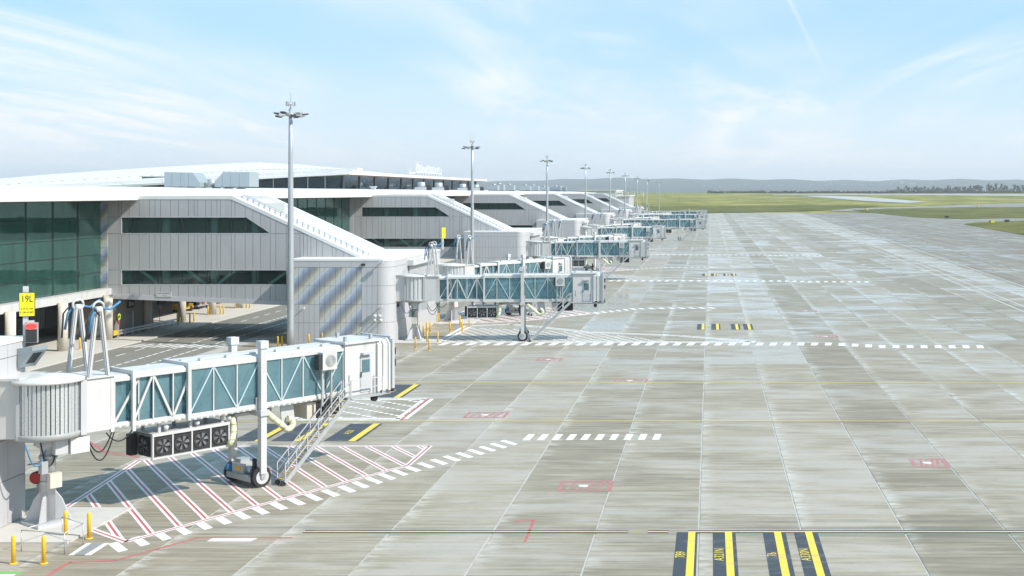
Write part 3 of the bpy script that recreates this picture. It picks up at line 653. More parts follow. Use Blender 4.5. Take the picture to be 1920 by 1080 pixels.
def wing(k):
    dy = PERIOD * k; lod = 2 if k == 0 else (1 if k == 1 else 0)
    nm = ORD[k + 1]
    root = empty('gate_wing', (-40, NODE0 + dy, 0), label='grey clad %s gate wing, sloping white roof running down to a rounded end block' % nm if k >= 0 else 'pale clad end block of the nearest gate at the left edge of the photo', category='gate wing', group='gate wings along the pier')
    def put(b, name, mat, parent=root, **kw):
        b.v = [(x + 40, y - NODE0, z) for x, y, z in b.v]; return b.build(name, mat, parent, **kw)
    rr = random.Random(11)
    # --- end block
    def rounded(off=0.0, seg=7):
        pts = [(BX0 - off, NODE0 - off)]
        for c, a0, r in (((BX1 - BR, NODE0 + BR), -90, BR + off), ((BX1 - NR_, BY1 - NR_), 0, NR_ + off)):
            for s in range(seg + 1): t = R(a0 + 90 * s / seg); pts.append((c[0] + r * math.cos(t), c[1] + r * math.sin(t)))
        pts.append((BX0 - off, BY1 + off)); return pts
    core = MB().prism(rounded(), 'z', 0.1, 8.75); blk = put(core, 'end_block', 'seam')
    put(MB().prism(rounded(0.12), 'z', 0.0, 0.1), 'base_strip', 'plinth')
    put(MB().prism(rounded(0.10), 'z', 8.75, 8.95), 'block_coping', 'roofwhite')
    rows = ((0.12, 2.23), (2.26, 4.18), (4.21, 6.13), (6.16, 8.08), (8.11, 8.74))
    joined = {'clad': MB(), 'cladlight': MB(), 'printed': MB()}
    def panel(b, mat, name='cladding_panel'):
        if lod == 2 or (lod == 1 and name == 'link_panel') or (k == -1 and name == 'curved_panel'): put(b, 'cladding_panel' if name == 'link_panel' else name, mat)
        else:
            j = joined[mat]; i = len(j.v); j.v += b.v; j.f += [tuple(i + t for t in f) for f in b.f]
    xs = []; x = BX0
    while x < BX1 - BR - 0.1: xs.append(x); x += 0.555
    xs.append(BX1 - BR)
    for r, (z0, z1) in enumerate(rows):
        if r == 4:
            for q in range(0, len(xs) - 1, 6): panel(MB().box(xs[q] + .008, xs[min(q + 6, len(xs) - 1)] - .008, NODE0 - .07, NODE0 + .01, z0, z1), 'cladlight'); 
            continue
        for q in range(len(xs) - 1):
            X = (xs[q] + xs[q + 1]) / 2
            pr = (X < -37.0) and (r >= 2 or X > -41.5) and k == 0
            panel(MB().box(xs[q] + .012, xs[q + 1] - .012, NODE0 - .06 - (0.008 if pr else 0.0), NODE0 + .01, z0, z1), 'printed' if pr else 'cladlight')
    ring = rounded(0.06)[1:-1]; inner = rounded(-0.01)[1:-1]
    for r, (z0, z1) in enumerate(rows):
        i0 = 0
        def seg(idx, a=0.0):
            b = MB()
            for t in range(len(idx) - 1):
                p, q, s, u = ring[idx[t]], ring[idx[t + 1]], inner[idx[t + 1]], inner[idx[t]]
                b.hexa([(p[0], p[1], z0), (q[0], q[1], z0), (s[0], s[1], z0), (u[0], u[1], z0), (p[0], p[1], z1), (q[0], q[1], z1), (s[0], s[1], z1), (u[0], u[1], z1)])
            return b
        panel(seg(range(0, 8)), 'cladlight', 'curved_panel'); panel(seg(range(8, 16)), 'cladlight', 'curved_panel')
        y = NODE0 + BR
        while y < BY1 - NR_ - 0.1:
            y2 = min(y + 1.56, BY1 - NR_)
            panel(MB().box(BX1 - .01, BX1 + .06, y + .01, y2 - .01, z0, z1), 'cladlight', 'curved_panel'); y = y2
    # louvred hood over the passage between the two bridges
    hood = put(MB().box(BX1 + .05, BX1 + 0.75, NODE0 + 6.5, NODE0 + 19.0, 7.9, 8.5), 'hood', 'white')
    put(MB().box(BX1 + .05, BX1 + 0.22, NODE0 + 7, NODE0 + 18.5, 4.3, 7.85), 'recess_panel', 'clad')
    # --- link: wall strips cut round the two window bands
    marks = sorted({PX0, W0, PXS, W1, W2, PXE, Xl(537)}); cuts = [PX0]; x = PX0
    while x < PXE - 0.01:
        x += rr.choice((0.40, 0.62, 0.62, 0.85, 1.1)) if lod else 0.8
        nxt = [m_ for m_ in marks if cuts[-1] + 0.01 < m_ <= x + 0.25]
        if nxt: x = nxt[0]
        x = min(x, PXE); cuts.append(x)
    back = MB()
    def wallquad(xa, xb, za, zb, zc, zd):               # bottom a,b then top d,c
        if zd - za < 0.03 and zc - zb < 0.03: return
        g_ = 0.02; b = MB()
        b.hexa([(xa + g_, YLK - .06, za + g_), (xb - g_, YLK - .06, zb + g_), (xb - g_, YLK, zb + g_), (xa + g_, YLK, za + g_), (xa + g_, YLK - .06, zd - g_), (xb - g_, YLK - .06, zc - g_), (xb - g_, YLK, zc - g_), (xa + g_, YLK, zd - g_)])
        panel(b, 'clad', 'link_panel')
        back.hexa([(xa, YLK + .01, za), (xb, YLK + .01, zb), (xb, YLK + .2, zb), (xa, YLK + .2, za), (xa, YLK + .01, zd), (xb, YLK + .01, zc), (xb, YLK + .2, zc), (xa, YLK + .2, zd)])
    for xa, xb in zip(cuts, cuts[1:]):
        m_ = (xa + xb) / 2
        wallquad(xa, xb, wtop(xa), wtop(xb), max(wtop(xb), ztop(xb)), max(wtop(xa), ztop(xa)))
        if m_ < W0: wallquad(xa, xb, WB, WB, WT, WT)
        wallquad(xa, xb, LT, LT, min(WB, ztop(xb)), min(WB, ztop(xa)))
        if m_ < W0 or m_ > Xl(537): wallquad(xa, xb, LB, LB, LT, LT)
        wallquad(xa, xb, zbot(xa), zbot(xb), LB, LB)
    put(back, 'wall_backing', 'seam')
    b = MB(); b.hexa([(PX0, YLK - .16, zbot(PX0) - .32), (Xl(545), YLK - .16, zbot(Xl(545)) - .32), (Xl(545), YLK + .5, zbot(Xl(545)) - .32), (PX0, YLK + .5, zbot(PX0) - .32), (PX0, YLK - .16, zbot(PX0) + .25), (Xl(545), YLK - .16, zbot(Xl(545)) + .1), (Xl(545), YLK + .5, zbot(Xl(545)) + .1), (PX0, YLK + .5, zbot(PX0) + .25)])
    put(b, 'edge_beam', 'cladlight')
    # soffit, floors, north wall, roof
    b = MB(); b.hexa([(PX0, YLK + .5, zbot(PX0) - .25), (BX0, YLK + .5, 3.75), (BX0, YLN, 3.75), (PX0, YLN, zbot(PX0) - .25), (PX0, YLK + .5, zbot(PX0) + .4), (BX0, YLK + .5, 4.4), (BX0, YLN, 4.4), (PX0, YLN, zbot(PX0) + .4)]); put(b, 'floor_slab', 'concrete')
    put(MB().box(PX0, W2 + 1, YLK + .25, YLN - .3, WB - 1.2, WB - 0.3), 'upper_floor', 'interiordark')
    put(MB().prism([(PX0, zbot(PX0)), (BX0, 4.0), (PXE, 8.0), (PXE, ZE), (PXS, ZT), (PX0, ZT)], 'y', YLN - .25, YLN), 'north_wall', 'clad')
    put(MB().box(BX0 + .1, BX0 + .3, YLK + .25, YLN - .3, 4.5, 10.5), 'inner_wall', 'interior')
    rf = MB().prism([(PX0 + .1, ZT), (PXS, ZT), (PXE, ZE), (PXE, ZE - .35), (PXS - .1, ZT - .4), (PX0 + .1, ZT - .4)], 'y', YLK + .22, YLN - .27); rf = put(rf, 'link_roof', 'roofwhite')
    for yy, w in ((YLK - .10, 1.0), (YLN - .95, 1.0)):   # broad white copings either side of the gutter
        b = MB()
        b.hexa([(PX1 - 0.2, yy, ZT), (PXS, yy, ZT), (PXS, yy + w, ZT), (PX1 - 0.2, yy + w, ZT), (PX1 - 0.2, yy, ZT + .38), (PXS + .12, yy, ZT + .38), (PXS + .12, yy + w, ZT + .38), (PX1 - 0.2, yy + w, ZT + .38)])
        b.hexa([(PXS, yy, ZT), (PXE, yy, ZE), (PXE, yy + w, ZE), (PXS, yy + w, ZT), (PXS + .12, yy, ZT + .38), (PXE, yy, ZE + .36), (PXE, yy + w, ZE + .36), (PXS + .12, yy + w, ZT + .38)])
        put(b, 'coping', 'roofwhite')
    sl_ = Vector((PXE - PXS, 0, ZE - ZT)); n_ = 46 if lod else 12
    ry = YLK + 2.6
    for yy in ((ry, ry + 1.0) if lod else (ry,)):        # maintenance rail up the slope
        b = MB(); b.bar((PXS + .2, yy, ZT + .5), (PXE - .3, yy, ZE + .5), .06); put(b, 'roof_rail', 'steel')
    if lod:
        for q in range(n_):
            t = (q + .5) / n_; p = Vector((PXS, 0, ZT)) + sl_ * t
            put(MB().box(p.x - .05, p.x + .05, ry + (q % 2) - .06, ry + (q % 2) + .06, p.z + .02, p.z + .46), 'rail_post', 'steel')
    for q in range(1, 14 if lod else 3):
        t = q / (14 if lod else 3); p = Vector((PXS, 0, ZT)) + sl_ * t
    for yy in [YLK + 1.6 + q * 1.15 for q in range(9)]:  # standing seams run down the slope
        b = MB(); b.bar((PXS, yy, ZT + .03), (PXE - .1, yy, ZE + .03), .05, .07); put(b, 'roof_seam', 'cladlight') if lod else None
    # glazing
    ux = [W0, Xl(249), Xl(296), Xl(342), Xl(388), Xl(434), W1, W2]
    for xa, xb in zip(ux, ux[1:]):
        b = MB(); b.hexa([(xa + .03, YLK + .05, WB), (xb - .03, YLK + .05, WB), (xb - .03, YLK + .08, WB), (xa + .03, YLK + .08, WB), (xa + .03, YLK + .05, wtop(xa)), (xb - .03, YLK + .05, max(WB + .02, wtop(xb))), (xb - .03, YLK + .08, max(WB + .02, wtop(xb))), (xa + .03, YLK + .08, wtop(xa))])
        put(b, 'pane', 'glasslink')
        if xa > W0 and xb < W2 + .1: put(MB().box(xa - .03, xa + .03, YLK + .02, YLK + .12, WB, wtop(xa)), 'mullion', 'mullion')
    lx = [W0, Xl(249), Xl(296), Xl(342), Xl(388), Xl(434), Xl(480), Xl(537)]
    for xa, xb in zip(lx, lx[1:]):
        put(MB().box(xa + .03, xb - .03, YLK + .05, YLK + .08, LB, LT), 'pane', 'glasslink')
        if xa > W0: put(MB().box(xa - .03, xa + .03, YLK + .02, YLK + .12, LB, LT), 'mullion', 'mullion')
    for z0, z1, x1 in ((WB, WB, W2), (WT, WT, W1), (LB, LB, Xl(537)), (LT, LT, Xl(537))):
        put(MB().box(W0 - .05, x1, YLK - .08, YLK + .05, z0 - .05, z0 + .05), 'window_frame', 'cladlight')
    put(MB().box(W0 - .06, W0 + .03, YLK - .075, YLK + .05, WB, WT), 'window_frame', 'cladlight'); put(MB().box(W0 - .06, W0 + .03, YLK - .075, YLK + .05, LB, LT), 'window_frame', 'cladlight')
    # structure seen through the glass
    if lod:
        for c in (300, 392, 470):
            put(MB().tube((Xl(c), YLK + 1.6, 4.4), (Xl(c), YLK + 1.6, min(14.8, ztop(Xl(c)) - .3)), .45, n=14), 'column', 'interior')
        for a_, c_ in (((256, LT), (292, LB)), ((345, LT), (380, LB)), ((436, LT), (404, LB)), ((540, LT), (500, LB))):
            put(MB().bar((Xl(a_[0]), YLK + .9, a_[1]), (Xl(c_[0]), YLK + .9, c_[1]), .32), 'brace', 'interior')
        b = MB(); b.bar((Xl(240), YLK + 3.5, LB + .2), (Xl(530), YLK + 3.5, LT + .3), .1, .5); put(b, 'ramp_edge', 'hvac')
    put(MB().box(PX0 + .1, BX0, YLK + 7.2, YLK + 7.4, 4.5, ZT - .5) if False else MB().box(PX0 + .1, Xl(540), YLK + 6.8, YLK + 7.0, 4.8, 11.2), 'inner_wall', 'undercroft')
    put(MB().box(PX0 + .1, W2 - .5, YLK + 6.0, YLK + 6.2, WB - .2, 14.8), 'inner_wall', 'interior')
    for m_, j in joined.items():
        if j.f: put(j, 'panels', m_, kind='stuff')
    # reflective strip of small panels where the link meets the pier glass
    if lod:
        for q in range(10): put(MB().box(PX0 - .02, PX0 + .75, YLK - .15, YLK - .07, 5.2 + q * .96, 6.12 + q * .96), 'strip_panel', 'printed' if k == 0 else 'cladlight')
    return root, put
WINGS = {}
for k in range(-1, 6): WINGS[k] = wing(k)
# fittings on the second wing's south face
root0, put0 = WINGS[0]
def fx(px): return (px - CX) * NODE0 / F
def fz(py): return H - (py - CY) * NODE0 / F
for px, py in ((571, 577), (716, 574), (718, 490)):
    b = MB(); b.bar((fx(px), NODE0 - .06, fz(py)), (fx(px), NODE0 - .5, fz(py) + .1), .08); b.box(fx(px) - .22, fx(px) + .22, NODE0 - .75, NODE0 - .45, fz(py) - .1, fz(py) + .14); put0(b, 'wall_floodlight', 'white')
for px, py in ((707, 591), (716, 591), (707, 599), (718, 599)):
    b = MB(); b.bar((fx(px), NODE0 - .06, fz(py)), (fx(px), NODE0 - .8, fz(py)), .07); b.lathe([(.02, -.2), (.16, -.14), (.2, 0), (.14, .14), (.02, .17)], (fx(px), NODE0 - .9, fz(py)), 12); put0(b, 'camera_dome', 'white')
put0(MB().box(fx(678), fx(685), NODE0 - .22, NODE0 - .06, fz(498), fz(494)), 'vent', 'dark')
b = MB(); b.box(BX1 + .065, BX1 + .10, NODE0 + 2.0, NODE0 + 3.0, 3.7, 4.75); ar = put0(b, 'arrow_plate', 'black')
put0(MB().quad((BX1 + .106, NODE0 + 2.25, 3.95), (BX1 + .106, NODE0 + 2.75, 4.22), (BX1 + .106, NODE0 + 2.25, 4.5)), 'arrow_mark', 'white', ar)
b = MB(); b.box(fx(676), fx(676) + .02, NODE0 - .062, NODE0 - .06, .1, 2); 
# ------------------------------------------------------------------ the pier
def pier():
    root = empty('pier_building', (-66, 130, 0), label='long glazed terminal pier behind the gate wings, white roof edge', category='terminal pier')
    def put(b, name, mat, parent=root, **kw):
        b.v = [(x + 66, y - 130, z) for x, y, z in b.v]; return b.build(name, mat, parent, **kw)
    Y0, Y1 = 40.0, 672.0
    rf = put(MB().prism([(PX1 + .1, 15.88), (-70, 16.35), (-95, 16.95), (-135, 17.0), (-135, 15.6), (PX0 - .2, 15.4), (PX1 + .1, 15.4)], 'y', Y0, Y1), 'roof', 'roofwhite')
    y = Y0
    while y < Y1 - 1:
        y2 = min(y + 9.25, Y1); put(MB().box(PX1, PX1 + .14, y + .01, y2 - .01, 15.18, 15.93), 'fascia_panel', 'roofwhite', rf); y = y2
    put(MB().prism([(PX1 - .05, 15.2), (PX0 - .5, 15.02), (PX0 - .5, 15.2), (PX1 - .05, 15.36)], 'y', Y0 + .1, Y1 - .1), 'soffit', 'soffit')
    # ledge at floor level
    y = 100.0
    while y < Y1 - 1:
        y2 = min(y + 9.25, Y1); put(MB().box(PX0 - .3, -65.5, y + .01, y2 - .01, 4.75, 5.55), 'ledge_panel', 'white'); y = y2
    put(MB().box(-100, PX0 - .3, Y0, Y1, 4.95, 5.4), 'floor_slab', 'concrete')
    put(MB().box(-78.3, -78, Y0, Y1, 5.45, 15.4), 'inner_wall', 'interior')
    put(MB().box(-78, -66.9, Y0, Y1, 5.4, 5.45), 'inner_floor', 'interior')
    put(MB().box(-78, -73, Y0, Y1, 10.2, 10.7), 'mezzanine', 'interior')
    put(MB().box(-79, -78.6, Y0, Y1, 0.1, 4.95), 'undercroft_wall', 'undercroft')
    rows = (5.55, 7.3, 9.25, 11.1, 13.1, 15.05)
    for n in range(0, 7):
        a = YLN + PERIOD * (n - 1) + .05; e = YLK + PERIOD * n - .05
        if n == 0: a = 104.7
        if n == 6: e = Y1
        nb = max(1, round((e - a) / 4.8)); step = (e - a) / nb
        jm, jp = MB(), MB()
        for q in range(nb):
            ya, yb = a + q * step, a + (q + 1) * step
            for z0, z1 in zip(rows, rows[1:]):
                b = (MB() if n < 2 else jp).box(PX0 - .03, PX0, ya + .04, yb - .04, z0 + .04, z1 - .04)
                if n < 2: put(b, 'pane', 'glasspier')
            b = (MB() if n < 2 else jm).box(PX0 - .12, PX0 + .05, ya - .035, ya + .035, 5.55, 15.05)
            if n < 2: put(b, 'mullion', 'mullion')
        for z0 in rows:
            b = (MB() if n < 2 else jm).box(PX0 - .1, PX0 + .03, a, e, z0 - .035, z0 + .035)
            if n < 2: put(b, 'transom', 'mullion')
        if n >= 2: put(jp, 'glazing', 'glasspier', kind='stuff'); put(jm, 'glazing_frame', 'mullion', kind='stuff')
    col = MB().tube((0, 0, 0.1), (0, 0, 4.95), .46, n=16).mesh('column', 'column')
    inner = MB().tube((0, 0, 5.4), (0, 0, 15.2), .42, n=14).mesh('inner_column', 'interior')
    k = 0
    while 113.9 + 9.25 * k < 420:
        yy = 113.9 + 9.25 * k
        link('column', col, root, loc=(1.0, yy - 130, 0)); link('inner_column', inner, root, loc=(-2.4, yy - 130, 0)); k += 1
    for q in range(30): put(MB().box(-78, -66, 103 + q * 4.6, 103.5 + q * 4.6, 4.45, 4.95), 'ceiling_beam', 'dark')
    # service fronts under the pier
    rr = random.Random(4)
    for q in range(26):
        yy = 104 + q * 3.7; t = rr.random()
        if t < .35: put(MB().box(-78.55, -78.3, yy, yy + 2.6, .1, 3.6), 'roller_door', 'dark')
        elif t < .6:
            p = put(MB().box(-78.55, -78.2, yy, yy + 3.0, .1, 3.2), 'steel_screen', 'hvac')
            for s in range(7): put(MB().box(-78.2, -78.14, yy + s * .43, yy + s * .43 + .3, .15, 3.15), 'screen_slat', 'cladlight', p)
        elif t < .8: put(MB().box(-78.5, -77.4, yy, yy + 1.8, .1, 1.9), 'cabinet', 'greybox')
        put(MB().tube((-73 - rr.random() * 3, yy - 3, 4.2), (-73 - rr.random() * 3, yy + 4, 4.2), .14, n=8), 'ceiling_pipe', 'steel')
    for q in range(3):
        dy = PERIOD * q
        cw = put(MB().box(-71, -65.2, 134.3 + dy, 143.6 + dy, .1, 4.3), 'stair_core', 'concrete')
        if q == 0:
            d = put(MB().box(-65.2, -65.12, 136.6, 138.2, .1, 2.5), 'core_door', 'undercroft', cw); put(MB().box(-65.12, -65.05, 138.2, 138.32, .1, 2.6), 'door_frame', 'cladlight', cw)
            s = put(MB().box(-65.2, -65.1, 137.0, 138.7, 3.05, 3.95), 'room_sign', 'black', cw)
    text('lettering', '201a', .62, 'white', root, (0.915, 137.85 - 130, 3.5), (R(90), 0, R(90)), .004)
    # rooftop plant
    hv = empty('ventilation_plant', (-87, 214, 16.7), label='big twin ducted ventilation unit on the pier roof, pale blue grey', category='roof plant', group='roof plant')
    for s, x0, x1 in ((1, -94.3, -88.2), (-1, -85.6, -79.6)):
        b = MB(); tx = 1.2
        if s > 0: poly = [(x0, .3), (x1, .3), (x1 + .0, 1.0), (x1 - 1.2, 2.75), (x0, 2.85)]
        else: poly = [(x0, .3), (x1, .3), (x1, 2.85), (x0 + 1.5, 2.85), (x0, 1.2)]
        h = b.prism([(p + 87, z) for p, z in poly], 'y', -2.2, 2.2).build('duct_housing', 'hvac', hv)
        for q in range(1, 4): MB().box(x0 + 87 + q * 1.45, x0 + 87 + q * 1.45 + .08, -2.26, -2.2, .35, 2.6).build('panel_rib', 'steel', h)
    for q in range(6): MB().box(-6 + q * 2.2, -5.8 + q * 2.2, -2, 2, -.1, .3).build('skid', 'steel', hv)
    MB().tube((0, 0, .3), (0, 0, 1.6), .7, n=14).build('fan_stack', 'steel', hv)
    for q, (px, w, hgt, kind, l) in enumerate(((700, 1.6, .9, 0, 'small white'), (790, 3.2, 2.4, 1, 'first round'), (823, 3.4, 2.4, 1, 'second round'), (868, 3.2, 2.3, 1, 'third round'), (893, 2.8, 2.2, 1, 'fourth round'), (926, 3.8, 2.2, 2, 'first louvred'), (936, 4.2, 2.6, 2, 'second louvred'), (955, 4.5, 2.5, 2, 'third louvred'), (985, 5, 2.4, 2, 'fourth louvred'), (1000, 5.5, 2.6, 2, 'fifth louvred'), (1020, 5, 2.3, 2, 'sixth louvred'), (1042, 6, 2.6, 2, 'seventh louvred'), (1052, 6, 2.4, 2, 'farthest louvred'))):
        yy = 86 * F / (CX - px); u = empty('roof_unit', (-86, yy, 16.7), label='%s plant unit on the pier roof, counted from the camera' % l, category='roof plant', group='roof plant')
        if kind == 1:
            MB().box(-w / 2, w / 2, -w / 2, w / 2, 0, .9).build('base', 'cladlight', u)
            MB().lathe([(w * .36, .9), (w * .38, 1.3), (w * .34, hgt), (w * .1, hgt + .05)], (0, 0, 0), 16).build('fan_drum', 'steel', u)
            MB().box(w * .55, w * .95, -.5, .5, 0, 1.4).build('side_box', 'dark', u)
        elif kind == 2:
            h = MB().box(-w / 2, w / 2, -2, 2, .3, hgt).build('housing', 'hvac', u)
            for s in range(5): MB().box(-w / 2 + .2, w / 2 - .2, -2.05, -2, .5 + s * .36, .7 + s * .36).build('louvre', 'steel', h)
            MB().box(-w / 2, w / 2, -1.8, 1.8, -.1, .3).build('base', 'dark', u); MB().tube((0, 0, hgt), (0, 0, hgt + .5), .8, n=12).build('fan_drum', 'steel', u)
        else:
            MB().box(-.5, .5, -.5, .5, 0, .6).build('base', 'white', u); MB().box(-.75, .75, -.75, .75, .6, .9).build('cap', 'white', u)
    return root
pier()
# ------------------------------------------------------------------ the terminal hall behind
def hall():
    root = empty('terminal_hall', (-110, 330, 16), label='tall terminal hall with sweeping white roof and blue glass walls', category='terminal')
    def put(b, name, mat, parent=root, **kw):
        b.v = [(x + 110, y - 330, z - 16) for x, y, z in b.v]; return b.build(name, mat, parent, **kw)
    YS = 323.0
    def at(px, py, y): return ((px - CX) * y / F, y, H - (py - CY) * y / F)
    eave = [at(px, py, YS) for px, py in ((-260, 372), (-60, 363), (120, 352.5), (300, 343.5), (400, 338), (492, 332), (580, 327.5), (655, 323.5))]
    ridge = [at(px, py, 400) for px, py in ((-330, 360), (-60, 340), (100, 326.5), (280, 314.5), (390, 308.5), (480, 304.5), (560, 308.5), (655, 317.5))]
    n = 8
    def interp(pl, t):
        t *= len(pl) - 1; i = min(int(t), len(pl) - 2); f = t - i; return tuple(pl[i][c] + (pl[i + 1][c] - pl[i][c]) * f for c in range(3))
    seams = 64; b = MB()
    for i in range(seams + 1):
        a, c = interp(eave, i / seams), interp(ridge, i / seams)
        for j in range(6): t = j / 5; b.v.append((a[0] + (c[0] - a[0]) * t, a[1] + (c[1] - a[1]) * t, a[2] + (c[2] - a[2]) * t + 0.5 * math.sin(math.pi * t)))
    for i in range(seams):
        for j in range(5): q = i * 6 + j; b.f.append((q, q + 6, q + 7, q + 1))
    # east side: from the long eave up to the ridge end
    EX = eave[-1][0]; ez = eave[-1][2]; rz = ridge[-1]
    b.quad(eave[-1], (EX, 520, ez - 0.1), (rz[0], 520, rz[2] - 1.5), rz)
    b.quad(rz, (rz[0], 520, rz[2] - 1.5), (rz[0] - 80, 540, rz[2] - 2), (ridge[5][0], 430, ridge[5][2] - 1))
    rf = put(b, 'roof', 'roofwhite')
    for lay, (dz, sy) in enumerate(((0.0, 0.0), (0.62, 3.5), (1.25, 8.0))):         # stepped eave bands
        b = MB()
        for i in range(16):
            a, c = interp(eave, i / 16), interp(eave, (i + 1) / 16)
            b.hexa([(a[0], a[1] + sy - .4, a[2] - .45 + dz), (c[0], c[1] + sy - .4, c[2] - .45 + dz), (c[0], c[1] + sy + 4, c[2] - .45 + dz), (a[0], a[1] + sy + 4, a[2] - .45 + dz), (a[0], a[1] + sy - .4, a[2] + .1 + dz), (c[0], c[1] + sy - .4, c[2] + .1 + dz), (c[0], c[1] + sy + 4, c[2] + .1 + dz), (a[0], a[1] + sy + 4, a[2] + .1 + dz)])
        put(b, 'eave_band', 'roofwhite')
    for i in range(4, seams, 4):
        a, c = interp(eave, i / seams), interp(ridge, i / seams); b = MB()
        b.bar((a[0], a[1], a[2] + .15), ((a[0] + c[0]) / 2, (a[1] + c[1]) / 2, (a[2] + c[2]) / 2 + .45), .1, .1); b.bar(((a[0] + c[0]) / 2, (a[1] + c[1]) / 2, (a[2] + c[2]) / 2 + .45), (c[0], c[1], c[2] + .02), .1, .1)
        put(b, 'roof_seam', 'roofwhite')
    b = MB()
    for r_ in (.34,):
        for i in range(60):
            a, c = interp(eave, (i + .2) / 60), interp(ridge, (i + .2) / 60); p = [a[q] + (c[q] - a[q]) * r_ for q in range(3)]
            b.box(p[0], p[0] + 1.1, p[1], p[1] + .25, p[2] + .4, p[2] + .62)
    put(b, 'snow_guards', 'clad', kind='stuff')
    put(MB().hexa([(EX - 3.5, YS, ez - .75), (EX, YS, ez - .45), (EX, 521, ez - .55), (EX - 3.5, 521, ez - .85), (EX - 3.5, YS, ez - .45), (EX, YS, ez), (EX, 521, ez - .1), (EX - 3.5, 521, ez - .45)]), 'east_soffit', 'soffit')
    put(MB().box(EX, EX + .15, YS - .4, 521.5, ez - .5, ez + .25), 'east_fascia', 'roofwhite')
    GX = EX - 3.0; ys = 327.0
    # east glass wall: twelve bays between dark piers
    nb = 12; st = (512 - ys) / nb
    for i in range(nb):
        ya = ys + i * st
        for q in range(3): put(MB().box(GX - .05, GX, ya + .7 + q * (st - .7) / 3, ya + .62 + (q + 1) * (st - .7) / 3, 16.7, ez - .7), 'pane', 'glassblue')
        put(MB().box(GX - .5, GX + .25, ya, ya + .7, 16.5, ez - .6), 'wall_pier', 'mullion')
    put(MB().box(GX - .5, GX + .25, 512, 512.7, 16.5, ez - .6), 'wall_pier', 'mullion')
    x = GX
    for i in range(7):
        w = 4.6; zt_ = interp(eave, 1.0)[2] - .7 - (GX - x + w) * (eave[-1][2] - eave[5][2]) / (eave[-1][0] - eave[5][0])
        put(MB().box(x - w + .1, x - .1, ys, ys + .05, 16.6, zt_), 'pane', 'glassblue'); put(MB().box(x - w - .1, x - w + .1, ys - .15, ys + .1, 16.5, zt_ + .3), 'wall_pier', 'steel'); x -= w
    for i in range(8):
        w = 6.0; zt_ = max(16.9, 18.6 - i * .35)
        put(MB().box(x - w + .1, x - .1, ys, ys + .05, 16.4, zt_), 'pane', 'glassblue'); x -= w
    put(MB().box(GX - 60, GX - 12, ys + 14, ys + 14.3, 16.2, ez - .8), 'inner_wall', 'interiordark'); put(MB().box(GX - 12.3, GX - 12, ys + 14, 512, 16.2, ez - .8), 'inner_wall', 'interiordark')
    # upright letters on the east eave: a tall first stroke and a run of joined strokes on posts
    sg = empty('roof_sign', (EX - 2, 405, ez + .2), label='white handwritten style sign letters standing on the terminal roof', category='sign')
    rr = random.Random(2)
    def st_(p, w=.35): b = MB(); [b.bar(a, c, w) for a, c in zip(p, p[1:])]; b.build('letter_stroke', 'roofwhite', sg)
    st_([(0, 0, 1.0), (0, .2, 4.3), (0, 1.6, 3.4), (0, 2.6, 1.4), (0, .4, 1.0)], .5)
    y = 3.0
    for q in range(9):
        h = rr.uniform(1.5, 2.3); st_([(0, y, 1.2), (0, y + .3, 1.2 + h), (0, y + 1.4, 1.3 + h), (0, y + 1.9, 1.4)], .45); y += 2.7 + q * .25
    st_([(0, 1.5, 1.4), (0, y, 1.2)], .3); st_([(0, y + .4, .0), (0, y + .4, 3.2)], .4); st_([(0, -9, .2), (0, -9, 2.0)], .35); st_([(0, -9, .8), (0, -2, 1.0)], .3)
    for q in range(10): MB().box(-.12, .12, q * 4 - .1, q * 4 + .1, 0, 1.2).build('sign_post', 'white', sg)
    for q, (px, h) in enumerate(((600, 1.2), (617, .9), (575, .6), (535, .7))):
        p = at(px, 316, 392); o = empty('roof_hatch', (p[0], p[1], p[2] - 1.6), label='%s small fitting along the terminal hall ridge' % ORD[q].replace('nearest', 'first'), category='roof fitting', group='fittings on the hall roof')
        MB().box(-.9, .9, -.6, .6, 0, 1.0).build('box', 'yellow' if q == 0 else 'greybox', o); MB().tube((.3, 0, 1.0), (.3, 0, 1.6 + h), .06, n=6).build('aerial', 'steel', o)
hall()
fb = empty('far_building', (-70, 765, 0), label='far white building past the end of the pier', category='building')
MB().box(-12, 11, 0, 60, 0.0, 17.2).build('wall', 'white', fb); MB().box(-12.5, 11.5, -.5, 61, 17.2, 17.7).build('roof', 'roofwhite', fb)
MB().box(11, 19, 4, 50, 0, 13.5).build('annexe', 'cladlight', fb); MB().box(11, 19.6, 3.5, 50, 13.5, 14.3).build('annexe_roof', 'roofwhite', fb)
for q in range(9): MB().box(11.02, 11.1, 2 + q * 6, 5 + q * 6, 14.6, 16).build('window', 'glassblue', fb)
